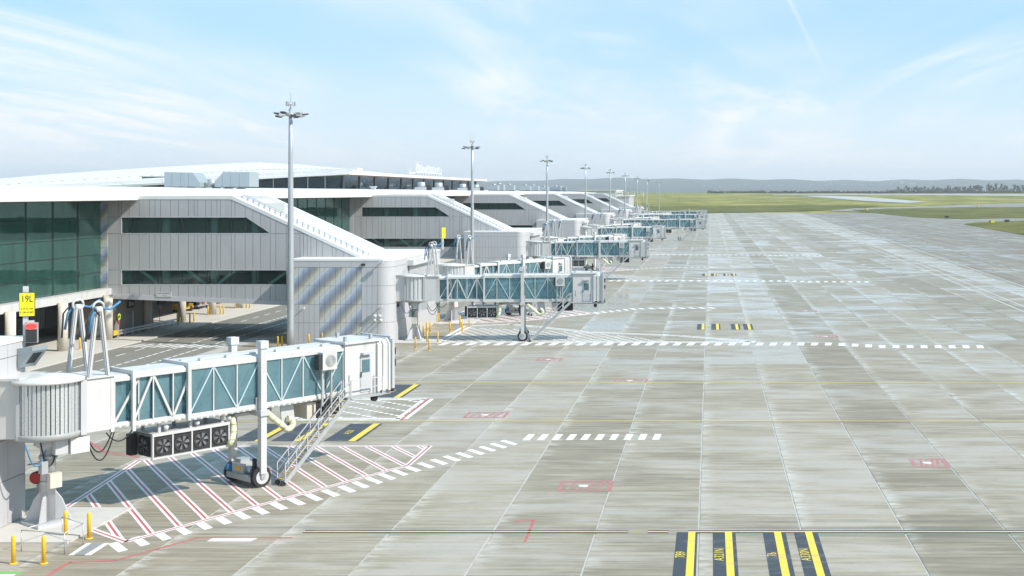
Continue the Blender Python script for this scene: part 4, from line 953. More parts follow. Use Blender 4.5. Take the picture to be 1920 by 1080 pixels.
# ------------------------------------------------------------------ passenger boarding bridges
def fan_unit(u, c, s, axis, detail):
    """square black fan bay: shroud ring, hub and six blades; axis 'y' looks to -y, 'x' looks to -x"""
    def P(a, d, z): return (c[0] + a, c[1] + d, c[2] + z) if axis == 'y' else (c[0] + d, c[1] + a, c[2] + z)
    b = MB(); h = s / 2 - .03
    q = [P(-h, 0.02, -h), P(h, 0.02, -h), P(h, .12, -h), P(-h, .12, -h), P(-h, .02, h), P(h, .02, h), P(h, .12, h), P(-h, .12, h)]
    b.hexa(q); f = b.build('fan', 'black', u)
    b = MB(); n = 18
    for r0, r1, d0, d1 in ((h * .93, h * .80, -.03, .02),):
        for k in range(n):
            t0, t1 = 2 * math.pi * k / n, 2 * math.pi * (k + 1) / n
            pts = [P(r * math.cos(t), d, r * math.sin(t)) for d in (d1, d0) for r, t in ((r0, t0), (r0, t1), (r1, t1), (r1, t0))]
            b.hexa(pts)
    b.build('shroud', 'dark', f)
    for k in range(6 if detail else 0):
        t = 2 * math.pi * (k + .2) / 6; b = MB(); dt = .24
        pts = []
        for d in (0.01, -.012):
            for r, tt, sk in ((h * .22, t - dt * 1.2, 0), (h * .22, t + dt * 1.2, .02), (h * .76, t + dt, .035), (h * .76, t - dt, -.03)): pts.append(P(r * math.cos(tt), d - .02 + sk * .6, r * math.sin(tt)))
        b.hexa(pts); b.build('fan_blade', 'blade', f)
    b = MB(); b.tube(P(0, .0, 0), P(0, -.05, 0), h * .24, n=12); b.build('hub', 'dark', f)
def bridge(ext, detail, nfans, name='boarding_bridge'):
    u = empty(name)
    a0, a1, a2, a3, a4, ac = 2.6, 3.6, 6.5 + ext, 16.0 + ext, 19.3 + ext, 10.6 + ext
    FL, GB, GT, RT = 4.22, 4.55, 6.80, 7.18
    P = lambda b, n, m, par=u, **k: b.build(n, m, par, **k)
    # pedestal and rotunda
    pd = P(MB().lathe([(.34, .25), (.34, 3.7), (.62, 3.9), (.62, 4.25)], n=20), 'pedestal', 'cladlight')
    P(MB().box(-.85, .85, -.85, .85, .10, .25), 'base_plate', 'cladlight', pd)
    for t in range(4):
        c, s_ = math.cos(R(45 + 90 * t)), math.sin(R(45 + 90 * t)); b = MB()
        b.hexa([(c * .3 - s_ * .05, s_ * .3 + c * .05, .25), (c * .3 + s_ * .05, s_ * .3 - c * .05, .25), (c * 1.05 + s_ * .05, s_ * 1.05 - c * .05, .25), (c * 1.05 - s_ * .05, s_ * 1.05 + c * .05, .25),
                (c * .3 - s_ * .05, s_ * .3 + c * .05, 1.7), (c * .3 + s_ * .05, s_ * .3 - c * .05, 1.7), (c * .62 + s_ * .05, s_ * .62 - c * .05, 1.3), (c * .62 - s_ * .05, s_ * .62 + c * .05, 1.3)]); P(b, 'base_gusset', 'cladlight', pd)
    P(MB().lathe([(1.45, 4.25), (1.5, 4.5), (1.46, 4.55)], n=32), 'rotunda_floor', 'greybox')
    nsl = 44 if detail > 1 else 20
    if detail > 1:
        drum = P(MB().lathe([(1.30, 4.5), (1.30, 6.95)], n=32), 'rotunda_core', 'seam')
        for k in range(nsl):
            t = 2 * math.pi * k / nsl; w = math.pi / nsl * .93; r0, r1 = 1.30, 1.42 if k % 2 else 1.39
            b = MB(); q = [(r * math.cos(t + d), r * math.sin(t + d)) for r, d in ((r0, -w), (r1, -w * .8), (r1, w * .8), (r0, w))]
            b.prism(q, 'z', 4.52, 6.93); P(b, 'curtain_slat', 'alu', drum)
    else: P(MB().prism([((1.42 if k % 3 else 1.33) * math.cos(2 * math.pi * k / 60), (1.42 if k % 3 else 1.33) * math.sin(2 * math.pi * k / 60)) for k in range(60)], 'z', 4.5, 6.94), 'rotunda_core', 'alu')
    P(MB().lathe([(1.62, 6.93), (1.66, 7.0), (1.62, 7.1), (.4, 7.28), (.0, 7.30)], n=32), 'rotunda_roof', 'white')
    # fixed collar to the first tunnel
    b = MB(); b.box(1.15, a0, -1.02, 1.02, 4.35, 6.95); P(b, 'collar', 'white')
    P(MB().box(1.02, 1.3, -1.12, 1.12, 4.3, 7.05), 'collar_frame', 'cladlight')
    P(MB().box(1.1, a0 + .1, -1.12, 1.12, 6.95, 7.05), 'collar_roof', 'white')
    for t in range(3): P(MB().box(1.4 + t * .0, 1.42, 0, 0, 0, 0), 'x', 'white') if False else None
    # electrical boxes hung below the rotunda
    if detail:
        P(MB().box(.55, 1.45, -1.1, -.75, 3.45, 4.2), 'switch_box', 'white'); P(MB().box(-.1, .5, -.95, -.62, 3.5, 4.2), 'switch_box', 'cladlight')
        P(MB().box(-.25, .3, -.75, -.45, 1.9, 2.6), 'control_box', 'beige'); P(MB().box(-.55, -.25, -.55, -.2, 2.6, 3.2), 'control_box', 'greybox')
        b = MB(); b.tube((-.2, -.2, 3.35), (.2, .2, 3.35), .5, n=16); 
        P(MB().lathe([(.40, 3.2), (.42, 3.3), (.40, 3.4)], n=18), 'pedestal_collar', 'steel', pd)
        P(MB().lathe([(.36, 2.0), (.37, 2.08), (.36, 2.16)], n=18), 'pedestal_collar', 'steel', pd)
        for q, (x0, y0, x1, y1, sag, c) in enumerate(((1.3, -1.0, 2.7, -1.0, 1.3, 'black'), (1.4, -.9, 2.6, -.95, .9, 'black'), (-.6, -.5, .2, -.45, 1.0, 'black'), (-1.4, -.8, -.3, -.4, .9, 'blue'), (2.3, -1.0, 3.6, -1.05, .5, 'black'))):
            pts = [(x0 + (x1 - x0) * t / 12, y0 + (y1 - y0) * t / 12, 4.2 - sag * 4 * (t / 12) * (1 - t / 12) - (0.5 if q in (2, 3) else 0) * t / 12) for t in range(13)]
            P(MB().path(pts, .035, 6), 'cable', c)
    # cable lifting A-frames either side of the collar
    for sy in (-1, 1):
        fr = P(MB().tube((1.75, sy * 1.02, 10.28), (2.05, sy * 1.02, 10.28), .16, n=12), 'cable_mast', 'white')
        for dx in (-.46, .46):
            b = MB(); b.bar((1.9 + dx, sy * 1.02, 7.05), (1.9 + dx * .22, sy * 1.02, 10.3), .17, .17); P(b, 'mast_leg', 'cladlight', fr)
            b = MB(); b.bar((1.9 + dx - .02, sy * 1.02 - .12, 7.05), (1.9 + dx * .22, sy * 1.02 - .12, 10.3), .05, .05); P(b, 'mast_edge', 'white', fr)
        b = MB(); b.path([(1.9 + .26 * math.cos(t * .42), sy * 1.02 - .02, 10.42 + .26 * math.sin(t * .42)) for t in range(16)], .055, 6); P(b, 'mast_hoop', 'white', fr)
        b = MB(); b.path([(1.35, sy * 1.2, 9.2), (1.5, sy * 1.2, 10.0), (1.7, sy * 1.1, 10.3), (2.1, sy * 1.1, 10.35), (2.5, sy * 1.0, 10.25), (3.0, sy * 1.0, 10.6)], .06, 6); P(b, 'strap', 'blue', fr)
        b = MB(); b.path([(1.2, sy * 1.2, 8.8), (1.3, sy * 1.25, 10.0), (1.6, sy * 1.2, 10.4), (1.85, sy * 1.25, 10.0)], .045, 6); P(b, 'strap', 'dark', fr)
    # ---- tunnels
    def portal(x, hw, zb, zt_, w=.16, mat='white'):
        b = MB(); b.box(x - w / 2, x + w / 2, -hw - .06, -hw + .12, zb, zt_); b.box(x - w / 2, x + w / 2, hw - .12, hw + .06, zb, zt_); b.box(x - w / 2, x + w / 2, -hw + .12, hw - .12, zt_ - .2, zt_); return P(b, 'portal_frame', mat)
    def tunnel(x0, x1, hw, zf, zg0, zg1, zr, npan, outside, tag):
        fl = P(MB().box(x0, x1, -hw, hw, zf + .1, zg0 - .02), 'floor', 'white')
        for sy in (-1, 1):
            y0, y1 = (-hw - .07, -hw) if sy < 0 else (hw, hw + .07)
            b = MB(); b.box(x0, x1, y0, y1, zf, zg0 - .06); P(b, 'floor_beam', 'white')
        r = P(MB().prism([(-hw - .08, zg1 + .02), (-hw - .08, zr - .1), (-hw + .15, zr), (hw - .15, zr), (hw + .08, zr - .1), (hw + .08, zg1 + .02)], 'x', x0, x1), 'roof', 'white')
        w = (x1 - x0) / npan
        for sy in (-1, 1):
            yg = sy * (hw - (.16 if outside else .02))
            for k in range(npan):
                xa, xb = x0 + k * w, x0 + (k + 1) * w
                P(MB().box(xa + .03, xb - .03, yg - .012, yg + .012, zg0 - .02, zg1 + .02), 'pane', 'glassbridge')
                ys_ = sy * (hw - .03) if outside else sy * (hw + .005)
                b = MB(); p, q = ((xa + .05, zg0), (xb - .05, zg1)) if (k % 2 == 0) == (sy < 0) else ((xa + .05, zg1), (xb - .05, zg0))
                b.bar((p[0], ys_, p[1]), (q[0], ys_, q[1]), .11 if outside else .07); P(b, 'brace', 'white' if outside else 'bracepale')
            for k in range(npan + 1):
                x = x0 + k * w; x = min(max(x, x0 + .04), x1 - .04)
                P(MB().box(x - .03, x + .03, sy * hw - .05, sy * hw + .03, zg0 - .02, zg1 + .02), 'post', 'white')
        if detail > 1:
            b = MB()
            for k in range(int((x1 - x0) / .35)): b.box(x0 + k * .35 + .05, x0 + k * .35 + .25, -hw - .1, -hw - .07, zf + .03, zf + .09)
            P(b, 'beam_bolts', 'greybox', fl, kind='stuff')
    tunnel(a0 + .1, a1 + .4, .92, 4.34, 4.62, 6.62, 6.92, 1, True, 'a'); portal(a0, .98, 4.2, 7.0); 
    tunnel(a1, a2 + .25, 1.06, 4.28, 4.58, 6.72, 7.04, max(3, round((a2 - a1) / 1.0)), True, 'b'); portal(a1 + .02, 1.12, 4.1, 7.12)
    tunnel(a2, a3, 1.2, FL, GB, GT, RT, 7, False, 'c'); portal(a2, 1.24, FL, RT + .02, .18)
    if detail:
        for k in range(6): P(MB().box(a2 + .8 + k * 1.5, a2 + 1.05 + k * 1.5, -.9, -.65, RT, RT + .12), 'roof_fixing', 'white')
        P(MB().box(a2 + .2, a3, -.12, .12, RT, RT + .05), 'roof_walkway', 'cladlight')
    # ---- lift columns and bogie
    for sy in (-1, 1):
        c = P(MB().box(ac - .17, ac + .17, sy * 1.42 - .17, sy * 1.42 + .17, .75, 7.55), 'lift_column', 'white')
        P(MB().box(ac - .24, ac + .24, sy * 1.42 - .24, sy * 1.42 + .24, 7.55, 7.95), 'column_cap', 'white', c)
        P(MB().box(ac - .12, ac + .12, sy * 1.42 - .12, sy * 1.42 + .12, .5, .75), 'column_foot', 'greybox', c)
        P(MB().box(ac - .3, ac + .3, sy * 1.26 - .05, sy * 1.26 + .05, FL - .1, 4.9), 'column_bracket', 'greybox', c)
    P(MB().box(ac - .26, ac + .26, -1.7, 1.7, FL - .32, FL - .02), 'cross_beam', 'cladlight')
    bg = P(MB().box(ac - .55, ac + .55, -1.15, 1.15, .32, .62), 'bogie', 'greybox')
    P(MB().box(ac - .4, ac + .4, -.2, .85, .62, 1.15), 'drive_cabinet', 'cladlight', bg); P(MB().box(ac - .28, ac + .28, .2, .8, 1.15, 1.35), 'cabinet_lid', 'steel', bg)
    P(MB().box(ac - .42, ac - .41, 0, .45, .78, .98), 'warning_label', 'yellow', bg)
    P(MB().tube((ac - .1, -.75, .85), (ac - .1, -.25, .85), .22, n=14), 'motor', 'steel', bg); P(MB().tube((ac - .3, 1.0, .75), (ac - .3, 1.35, .75), .24, n=14), 'motor_cap', 'blue', bg)
    P(MB().box(ac - .18, ac - .02, -.95, -.75, .62, 1.5), 'drive_stack', 'dark', bg)
    for sy in (-1, 1):
        for dx in (0,):
            cw = (ac + dx, sy * 1.28, .55)
            wh = P(MB().tube((cw[0], cw[1] - .15, cw[2]), (cw[0], cw[1] + .15, cw[2]), .55, n=26), 'wheel', 'black')
            P(MB().tube((cw[0], cw[1] + sy * .155, cw[2]), (cw[0], cw[1] + sy * .175, cw[2]), .38, n=22), 'rim', 'cladlight', wh); P(MB().tube((cw[0], cw[1] + sy * .175, cw[2]), (cw[0], cw[1] + sy * .23, cw[2]), .13, n=12), 'hub', 'steel', wh)
    # ---- conditioned-air unit hung under the tunnel
    fx0, fs = 4.7 + ext, 1.05; fz0, fz1 = 2.45, 3.72
    pc = P(MB().box(fx0 + .02, fx0 + nfans * fs, -.85, .9, fz0 + .08, fz1 - .06), 'air_unit', 'greybox')
    b = MB()
    for z0, z1 in ((fz0, fz0 + .08), (fz1 - .12, fz1)): b.box(fx0 - .04, fx0 + nfans * fs + .04, -1.0, -.86, z0, z1)
    for k in range(nfans + 1): b.box(fx0 + k * fs - .035, fx0 + k * fs + .035, -.99, -.86, fz0 + .08, fz1 - .12)
    b.box(fx0 - .05, fx0 + .02, .82, .92, fz0, fz1); P(b, 'unit_frame', 'white', pc)
    P(MB().box(fx0 - .06, fx0 + nfans * fs + .05, -1.0, .95, fz1, fz1 + .05), 'unit_lid', 'cladlight', pc)
    for k in range(nfans): fan_unit(u, (fx0 + (k + .5) * fs, -.97, (fz0 + fz1) / 2 - .02), fs - .04, 'y', detail)
    fan_unit(u, (fx0 - .1, -.2, (fz0 + fz1) / 2 - .02), 1.05, 'x', detail)
    P(MB().box(fx0 - .42, fx0 - .1, .42, .9, fz0 + .1, fz1 - .1), 'compressor', 'black', pc)
    for x in (fx0 + .4, fx0 + nfans * fs / 2, fx0 + nfans * fs - .3):
        for y in (-.8, .8): P(MB().box(x - .07, x + .07, y - .07, y + .07, fz1, FL + .1), 'hanger', 'cladlight', pc)
        P(MB().lathe([(.02, -.22), (.12, -.15), (.14, 0), (.06, .06)], (x + .3, -.95, fz1 + .32), 10), 'camera_dome', 'white', pc)
    # ---- air hose
    hx = fx0 + nfans * fs
    pts = [(hx + .25, -.8, 4.0), (hx + .3, -.9, 3.6), (hx + .28, -.95, 3.2), (hx + .18, -1.0, 2.8), (hx + .0, -1.0, 2.55)]
    hs = P(MB().path(pts, [.17, .16, .17, .16, .17], 10), 'air_hose', 'hose')
    for p in pts: P(MB().lathe([(.185, -.02), (.19, 0), (.185, .02)], p, 10), 'hose_ring', 'hosegreen', hs)
    P(MB().tube((hx + .2, -.6, 4.0), (ac + 1.0, -.7, 4.0), .12, n=8), 'air_pipe', 'cladlight')
    pts = [(ac + .5, -1.0, 4.0)] + [(ac + .6 + t * .16, -1.05, 3.85 - t * .14) for t in range(7)] + [(ac + 1.85 + .3 * math.cos(R(200 + 32 * t)), -1.05, 3.12 + .3 * math.sin(R(200 + 32 * t))) for t in range(9)]
    hs = P(MB().path(pts, [.17 + .012 * (i % 2) for i in range(len(pts))], 10), 'air_hose', 'hose')
    for p, q in zip(pts[1::2], pts[2::2]): P(MB().tube(p, tuple(p[i] + (q[i] - p[i]) * .18 for i in range(3)), .19, n=10), 'hose_ring', 'hosegreen', hs)
    P(MB().prism([(ac + 1.5, FL), (ac + 2.3, FL), (ac + 2.45, 3.0), (ac + 2.1, 2.7), (ac + 1.6, 3.0)], 'y', -.85, -.78), 'hose_hanger', 'cladlight')
    # ---- hung cabinets
    for x, w in ((ac + 3.1, 1.1), (ac + 4.4, 1.0)):
        c = P(MB().box(x, x + w, -1.0, .6, 3.2, 4.1), 'hung_cabinet', 'beige'); P(MB().box(x + w * .02, x + w * .98, -1.05, -1.0, 3.22, 4.05) if x > ac + 4 else MB().box(x + w * .55, x + w + .05, -1.06, -1.0, 3.15, 4.08), 'dark_front', 'black', c)
        for y in (-.9, .5): P(MB().box(x + .1, x + .18, y, y + .08, 4.1, FL + .1), 'hanger', 'white', c)
    # ---- wall air conditioner on posts
    ax = a3 - 1.85
    acu = P(MB().box(ax, ax + .95, -1.85, -1.38, 5.95, 6.95), 'air_conditioner', 'white')
    P(MB().tube((ax + .52, -1.86, 6.46), (ax + .52, -1.875, 6.46), .34, n=24), 'grille', 'steel', acu)
    for r in (.12, .2, .28): P(MB().path([(ax + .52 + r * math.cos(t * .4), -1.885, 6.46 + r * math.sin(t * .4)) for t in range(17)], .012, 5), 'grille_ring', 'greybox', acu)
    P(MB().box(ax - .22, ax - .02, -1.8, -1.38, 6.0, 6.85), 'side_case', 'dark', acu)
    for x in (ax + .15, ax + .75): P(MB().box(x - .05, x + .05, -1.62, -1.52, 3.9, 5.95), 'support_post', 'steel', acu); P(MB().bar((x, -1.57, 5.6), (x + .25, -1.57, 5.95), .06), 'support_brace', 'steel', acu)
    # ---- cab
    cb = P(MB().prism([(a3, 4.12), (a3 + 2.2, 4.12), (a3 + 2.2, 7.2), (a3, 7.2)], 'y', -1.36, 1.36), 'cab', 'white')
    P(MB().box(a3 - .1, a3 + 2.5, -1.5, 1.5, 7.2, 7.34), 'cab_roof', 'white', cb)
    d = P(MB().box(a3 + 1.05, a3 + 1.8, -1.40, -1.36, 4.3, 6.4), 'cab_door', 'cladlight', cb)
    P(MB().box(a3 + 1.15, a3 + 1.7, -1.42, -1.40, 5.45, 6.2), 'door_window', 'glassbridge', cb); P(MB().box(a3 + 1.2, a3 + 1.65, -1.405, -1.395, 5.5, 6.15), 'window_backing', 'dark', cb)
    P(MB().box(a3 + 1.05, a3 + 1.1, -1.46, -1.40, 5.2, 5.5), 'handle', 'dark', cb)
    P(MB().box(a3 + 1.1, a3 + 1.75, -1.62, -1.36, 6.5, 6.62), 'door_lamp', 'cladlight', cb)
    for k in range(4): P(MB().box(a3 + .25, a3 + .29, -1.375, -1.36, 4.8 + k * .0, 5.4), 'slot', 'dark', cb) if k == 0 else None
    bw = MB()
    n = 5
    for k in range(n):
        x = a3 + 2.2 + k * .2; o = .06 if k % 2 else 0
        bw.prism([(-1.5 + o, 4.2 + o), (1.5 - o, 4.2 + o), (1.5 - o, 7.0 - o), (1.2, 7.3 - o), (-1.2, 7.3 - o), (-1.5 + o, 7.0 - o)], 'x', x, x + .19)
    P(bw, 'bellows', 'white', cb)
    b = MB(); b.box(a4 - .12, a4 + .05, -1.62, -1.42, 4.3, 7.25); b.box(a4 - .12, a4 + .05, 1.42, 1.62, 4.3, 7.25); b.box(a4 - .12, a4 + .05, -1.42, 1.42, 7.15, 7.4); P(b, 'canopy_frame', 'cladlight', cb)
    b = MB()
    for z in (5.6, 6.3): b.box(a4 + .05, a4 + .2, -1.55, -1.38, z, z + .4)
    b.box(a4 + .05, a4 + .18, -1.4, 1.4, 4.08, 4.25); P(b, 'bumper', 'black', cb)
    P(MB().box(a3 + .1, a4, -1.3, 1.3, 3.95, 4.12), 'cab_floor', 'greybox', cb); P(MB().tube((a3 + 2.4, -1.0, 3.75), (a3 + 2.4, -.8, 3.75), .2, n=12), 'sensor_wheel', 'black', cb)
    for x, y in ((a3 + .2, -1.1), (a3 + 2.0, -1.1), (a3 + 1.2, 1.0)): P(MB().box(x - .08, x + .08, y - .08, y + .08, 7.34, 7.62), 'roof_lamp', 'greybox', cb)
    # ---- landing and stairs down to the apron
    P(MB().box(a3 - .2, a3 + 2.0, -2.25, -1.42, 4.12, 4.2), 'landing', 'steel')
    top, bot = Vector((a3 - .3, 0, 4.15)), Vector((ac + .9, 0, .18)); dd = bot - top
    for y in (-2.2, -1.45):
        b = MB(); b.bar((top.x, y, top.z), (bot.x, y, bot.z), .06, .24); st = P(b, 'stringer', 'steel')
        for zo in (.55, 1.0): b = MB(); b.bar((top.x, y, top.z + zo), (bot.x, y, bot.z + zo), .045); P(b, 'handrail', 'cladlight', st)
        for k in range(7 if detail else 3): p = top + dd * (k / (6 if detail else 2)); b = MB(); b.bar((p.x, y, p.z), (p.x, y, p.z + 1.0), .045); P(b, 'baluster', 'cladlight', st)
        b = MB(); b.bar((a3 + 2.0, y, 4.2), (a3 + 2.0, y, 5.2), .05) ; b.bar((a3 - .2, y, 4.2), (a3 - .2, y, 5.2), .05)
        if y < -2: b.bar((a3 - .2, y, 5.2), (a3 + 2.0, y, 5.2), .05); b.bar((a3 - .2, y, 4.7), (a3 + 2.0, y, 4.7), .04)
        P(b, 'landing_rail', 'cladlight', st)
    ns = 16 if detail else 8
    for k in range(ns):
        p = top + dd * ((k + .5) / ns); P(MB().box(p.x - .12, p.x + .12, -2.17, -1.48, p.z - .02, p.z + .02), 'step', 'steel') ; P(MB().box(p.x - .14, p.x - .06, -2.17, -1.48, p.z + .02, p.z + .04), 'nosing', 'yellow') if detail > 1 else None
    for y in (-2.1, -1.55): P(MB().tube((bot.x - .05, y - .05, .14), (bot.x - .05, y + .05, .14), .14, n=12), 'castor', 'black')
    return u
PROTO_N = bridge(0.0, 2, 4); PROTO_N1 = bridge(0.0, 1, 4); PROTO_N0 = bridge(0.0, 0, 4); PROTO_S = bridge(1.0, 1, 3); PROTO_S0 = bridge(1.0, 0, 3); PROTO_L = bridge(11.0, 0, 3)
PED = [(-31.85, 59.0)] + [(-31.9, 132.4 + PERIOD * n) for n in range(6)]
LABB = {}
used = set()
def place(proto, x, y, deg, label):
    o = proto if proto.name not in used else copy_tree(proto)
    used.add(proto.name)
    o.location = (x, y, 0); o.rotation_euler = (0, 0, R(deg)); props(o, label, 'boarding bridge', 'passenger boarding bridges')
    # short fixed corridor from the end block, plinth under the pedestal
    return o
SP = []
SP.append((PROTO_N, -31.85, 59.0, 53, 'nearest glass passenger bridge, angled away, fans and stairs in full view'))
for n in range(6):
    dy = PERIOD * n
    SP.append(((PROTO_S, PROTO_S, PROTO_S0, PROTO_L, PROTO_L, PROTO_L)[n], -31.9, 132.4 + dy, (5, 3, 8, 2, 4, 1)[n], 'teal glass bridge on the near side of the %s gate, %s' % (ORD[n + 1], 'reaching square across the apron' if n < 3 else 'stretched out long')))
    if n < 5: SP.append(((PROTO_N1, PROTO_N1, PROTO_N0, PROTO_N0, PROTO_N0)[n], -31.9, 151.5 + dy, (52, 47, 56, 50, 44)[n], 'angled bridge on the far side of the %s gate, mostly behind its neighbour' % ORD[n + 1]))
for a in SP: place(*a)
for i, (pr, x, y, dg, l) in enumerate(SP):
    w_, putw = WINGS[-1] if i == 0 else WINGS[(i - 1) // 2]
    near = y < 100
    c = MB().box(BX1 - .1 + 40, x + 40 - .75, -1.12, 1.12, 4.35, 7.1)
    oy = y - (NODE0 + PERIOD * (-1 if near else (i - 1) // 2))
    c.v = [(a, b_ + oy, z) for a, b_, z in c.v]; cc = c.build('corridor', 'white', w_)
    b = MB().box(BX1 - .1 + 40, x + 40 - .7, oy - 1.22, oy + 1.22, 7.1, 7.22); b.build('corridor_roof', 'white', cc)
    b = MB().box(x + 40 - .82, x + 40 - .66, oy - 1.3, oy + 1.3, 4.3, 7.18); b.build('corridor_frame', 'cladlight', cc)
    pl = MB().box(BX1 + .15, x + 2.6, y - 3.2, y + 3.0, 0.002, .10) if near else MB().box(BX1 + .15, x + 3.0, y - 2.6, y + 2.6, 0.002, .10)
    pl.build('plinth', 'plinth', label='pale concrete plinth under the pedestal of the %s bridge' % ['nearest', 'second', 'third', 'fourth', 'fifth', 'sixth', 'seventh', 'eighth', 'ninth', 'tenth', 'eleventh', 'twelfth'][i], kind='structure')
# ------------------------------------------------------------------ flood-light masts
def mast(detail):
    u = empty('light_mast'); Hm = 24.6
    P = lambda b, n, m, par=u: b.build(n, m, par)
    P(MB().lathe([(.40, .1), (.36, 2), (.31, 10), (.24, 20), (.18, Hm)], n=16), 'pole', 'steel'); P(MB().lathe([(.55, 0), (.55, .12), (.36, .14)], n=14), 'base_flange', 'greybox')
    hd = P(MB().lathe([(.16, Hm - .8), (.45, Hm - .75), (.5, Hm - .6), (.45, Hm - .45), (.16, Hm - .4)], n=16), 'head_ring', 'steel')
    for k in range(10):
        t = 2 * math.pi * k / 10 + .2; r = (1.15, 1.6, 1.35)[k % 3]; z = Hm - .55 + (.12 if k % 2 else -.12); c, s_ = math.cos(t), math.sin(t)
        b = MB(); b.bar((c * .4, s_ * .4, z), (c * r, s_ * r, z), .07)
        f = P(b, 'lamp_arm', 'steel', hd) if detail else None
        b = MB(); w = .24
        b.hexa([(c * (r - .2) - s_ * w, s_ * (r - .2) + c * w, z - .2), (c * (r - .2) + s_ * w, s_ * (r - .2) - c * w, z - .2), (c * (r + .28) + s_ * w, s_ * (r + .28) - c * w, z - .08), (c * (r + .28) - s_ * w, s_ * (r + .28) + c * w, z - .08),
                (c * (r - .2) - s_ * w, s_ * (r - .2) + c * w, z), (c * (r - .2) + s_ * w, s_ * (r - .2) - c * w, z), (c * (r + .28) + s_ * w, s_ * (r + .28) - c * w, z + .06), (c * (r + .28) - s_ * w, s_ * (r + .28) + c * w, z + .06)])
        P(b, 'floodlight', 'dark' if k % 3 else 'greybox', hd)
    tp = P(MB().tube((0, 0, Hm), (0, 0, Hm + .75), .08, n=8), 'top_spigot', 'steel')
    for k in range(4): t = R(45 + 90 * k); P(MB().box(.42 * math.cos(t) - .09, .42 * math.cos(t) + .09, .42 * math.sin(t) - .09, .42 * math.sin(t) + .09, Hm + .3, Hm + .75), 'aerial_panel', 'white' if k % 2 else 'greybox', tp); P(MB().bar((0, 0, Hm + .5), (.42 * math.cos(t), .42 * math.sin(t), Hm + .5), .05), 'aerial_arm', 'steel', tp)
    P(MB().tube((0, 0, Hm + .75), (0, 0, Hm + 2.2), .018, n=6), 'lightning_rod', 'steel', tp)
    return u
MP, MP0 = mast(1), mast(0); mu = set()
for k, (px, y) in enumerate(((545, 126.2), (885.5, 219.2), (1026, 311), (1098, 404), (1144, 496.5), (1172, 588), (1195, 690), (1213, 800), (1236, 960))):
    pr = MP if k < 3 else MP0; o = pr if pr.name not in mu else copy_tree(pr); mu.add(pr.name)
    o.location = ((px - CX) * y / F, y, 0); o.rotation_euler = (0, 0, k * .3); props(o, '%s tall grey floodlight mast of the row beside the gate wings' % ORD[k].replace('nearest', 'nearest and biggest'), 'light mast', 'floodlight masts')
far = empty('lamp_post'); MB().tube((0, 0, 0), (0, 0, 18), .22, .12, n=8).build('pole', 'steel', far); MB().box(-1.2, 1.2, -.3, .3, 18, 18.4).build('lamp_head', 'greybox', far)
for k, (px, y) in enumerate(((1178, 1250), (1185, 1420), (1190, 1300), (1203, 1500), (1206, 1180), (1251, 1700), (1274, 1650), (1361, 2300), (1366, 2250), (1390, 2300))):
    o = far if k == 0 else copy_tree(far); o.location = ((px - CX) * y / F, y, zt(y) - .3); props(o, 'thin distant lamp post on the airfield, number %s from the left' % (ORD + ['tenth'])[k].replace('nearest', 'first'), 'lamp post', 'far lamp posts')
# ------------------------------------------------------------------ bollards
bp = empty('bollard'); MB().lathe([(.085, .02), (.085, 1.13), (.06, 1.2), (.0, 1.22)], n=14).build('post', 'yellow', bp); MB().lathe([(.17, 0), (.17, .03), (.10, .05)], n=14).build('flange', 'yellow', bp)
bl_ = [((25, 1057), 'leftmost yellow bollard at the bottom left corner'), ((82, 1057), 'yellow bollard in front of the near railing, second from the left edge'), ((123, 1007), 'yellow bollard just right of the nearest pedestal base'), ((167, 1010), 'yellow bollard at the outer corner of the nearest plinth')]
grp = {'bollards at the second gate': [(779, 654), (804.6, 657.7), (800.7, 643), (820.7, 643), (787, 627), (793.8, 630), (800, 622), (806.5, 624), (844, 622.6), (866.7, 622), (862.6, 610), (879.8, 613.5), (822.5, 605.4)],
       'bollards under the link of the second gate': [(332.5, 607), (356, 607), (363.6, 604.6), (390, 592), (413, 591), (419, 590.7), (441.4, 579.6), (462, 579), (468, 579)]}
extra = [((108.6, 660), 'yellow bollard before the pier column left of the cable masts'), ((149.6, 657), 'yellow bollard behind the cable masts of the nearest bridge'), ((521, 652.5), 'left bollard of the pair before the second wing, by the tall mast'), ((529, 652), 'right bollard of the pair before the second wing, by the tall mast'), ((579, 648), 'yellow bollard before the printed panels, left one'), ((604, 645), 'yellow bollard before the printed panels, right one')]
first = [True]
def bollard(px, py, label, group, z=0.0):
    o = bp if first[0] else copy_tree(bp); first[0] = False
    x, y = G(px, py); o.location = (x, y, z); props(o, label, 'bollard', group)
for (p, l) in bl_: bollard(*p, l, 'yellow bollards at the nearest gate')
for (p, l) in extra: bollard(*p, l, 'yellow bollards along the road', 0.1 if p[0] < 200 else 0)
nth = ['first', 'second', 'third', 'fourth', 'fifth', 'sixth', 'seventh', 'eighth', 'ninth', 'tenth', 'eleventh', 'twelfth', 'thirteenth']
for g_, ps in grp.items():
    ps = sorted(ps)
    for k, p in enumerate(ps): bollard(*p, 'yellow bollard %s from the left among those %s' % (nth[k], g_.replace('bollards ', '')), g_, 0.1 if 'under' in g_ else 0)
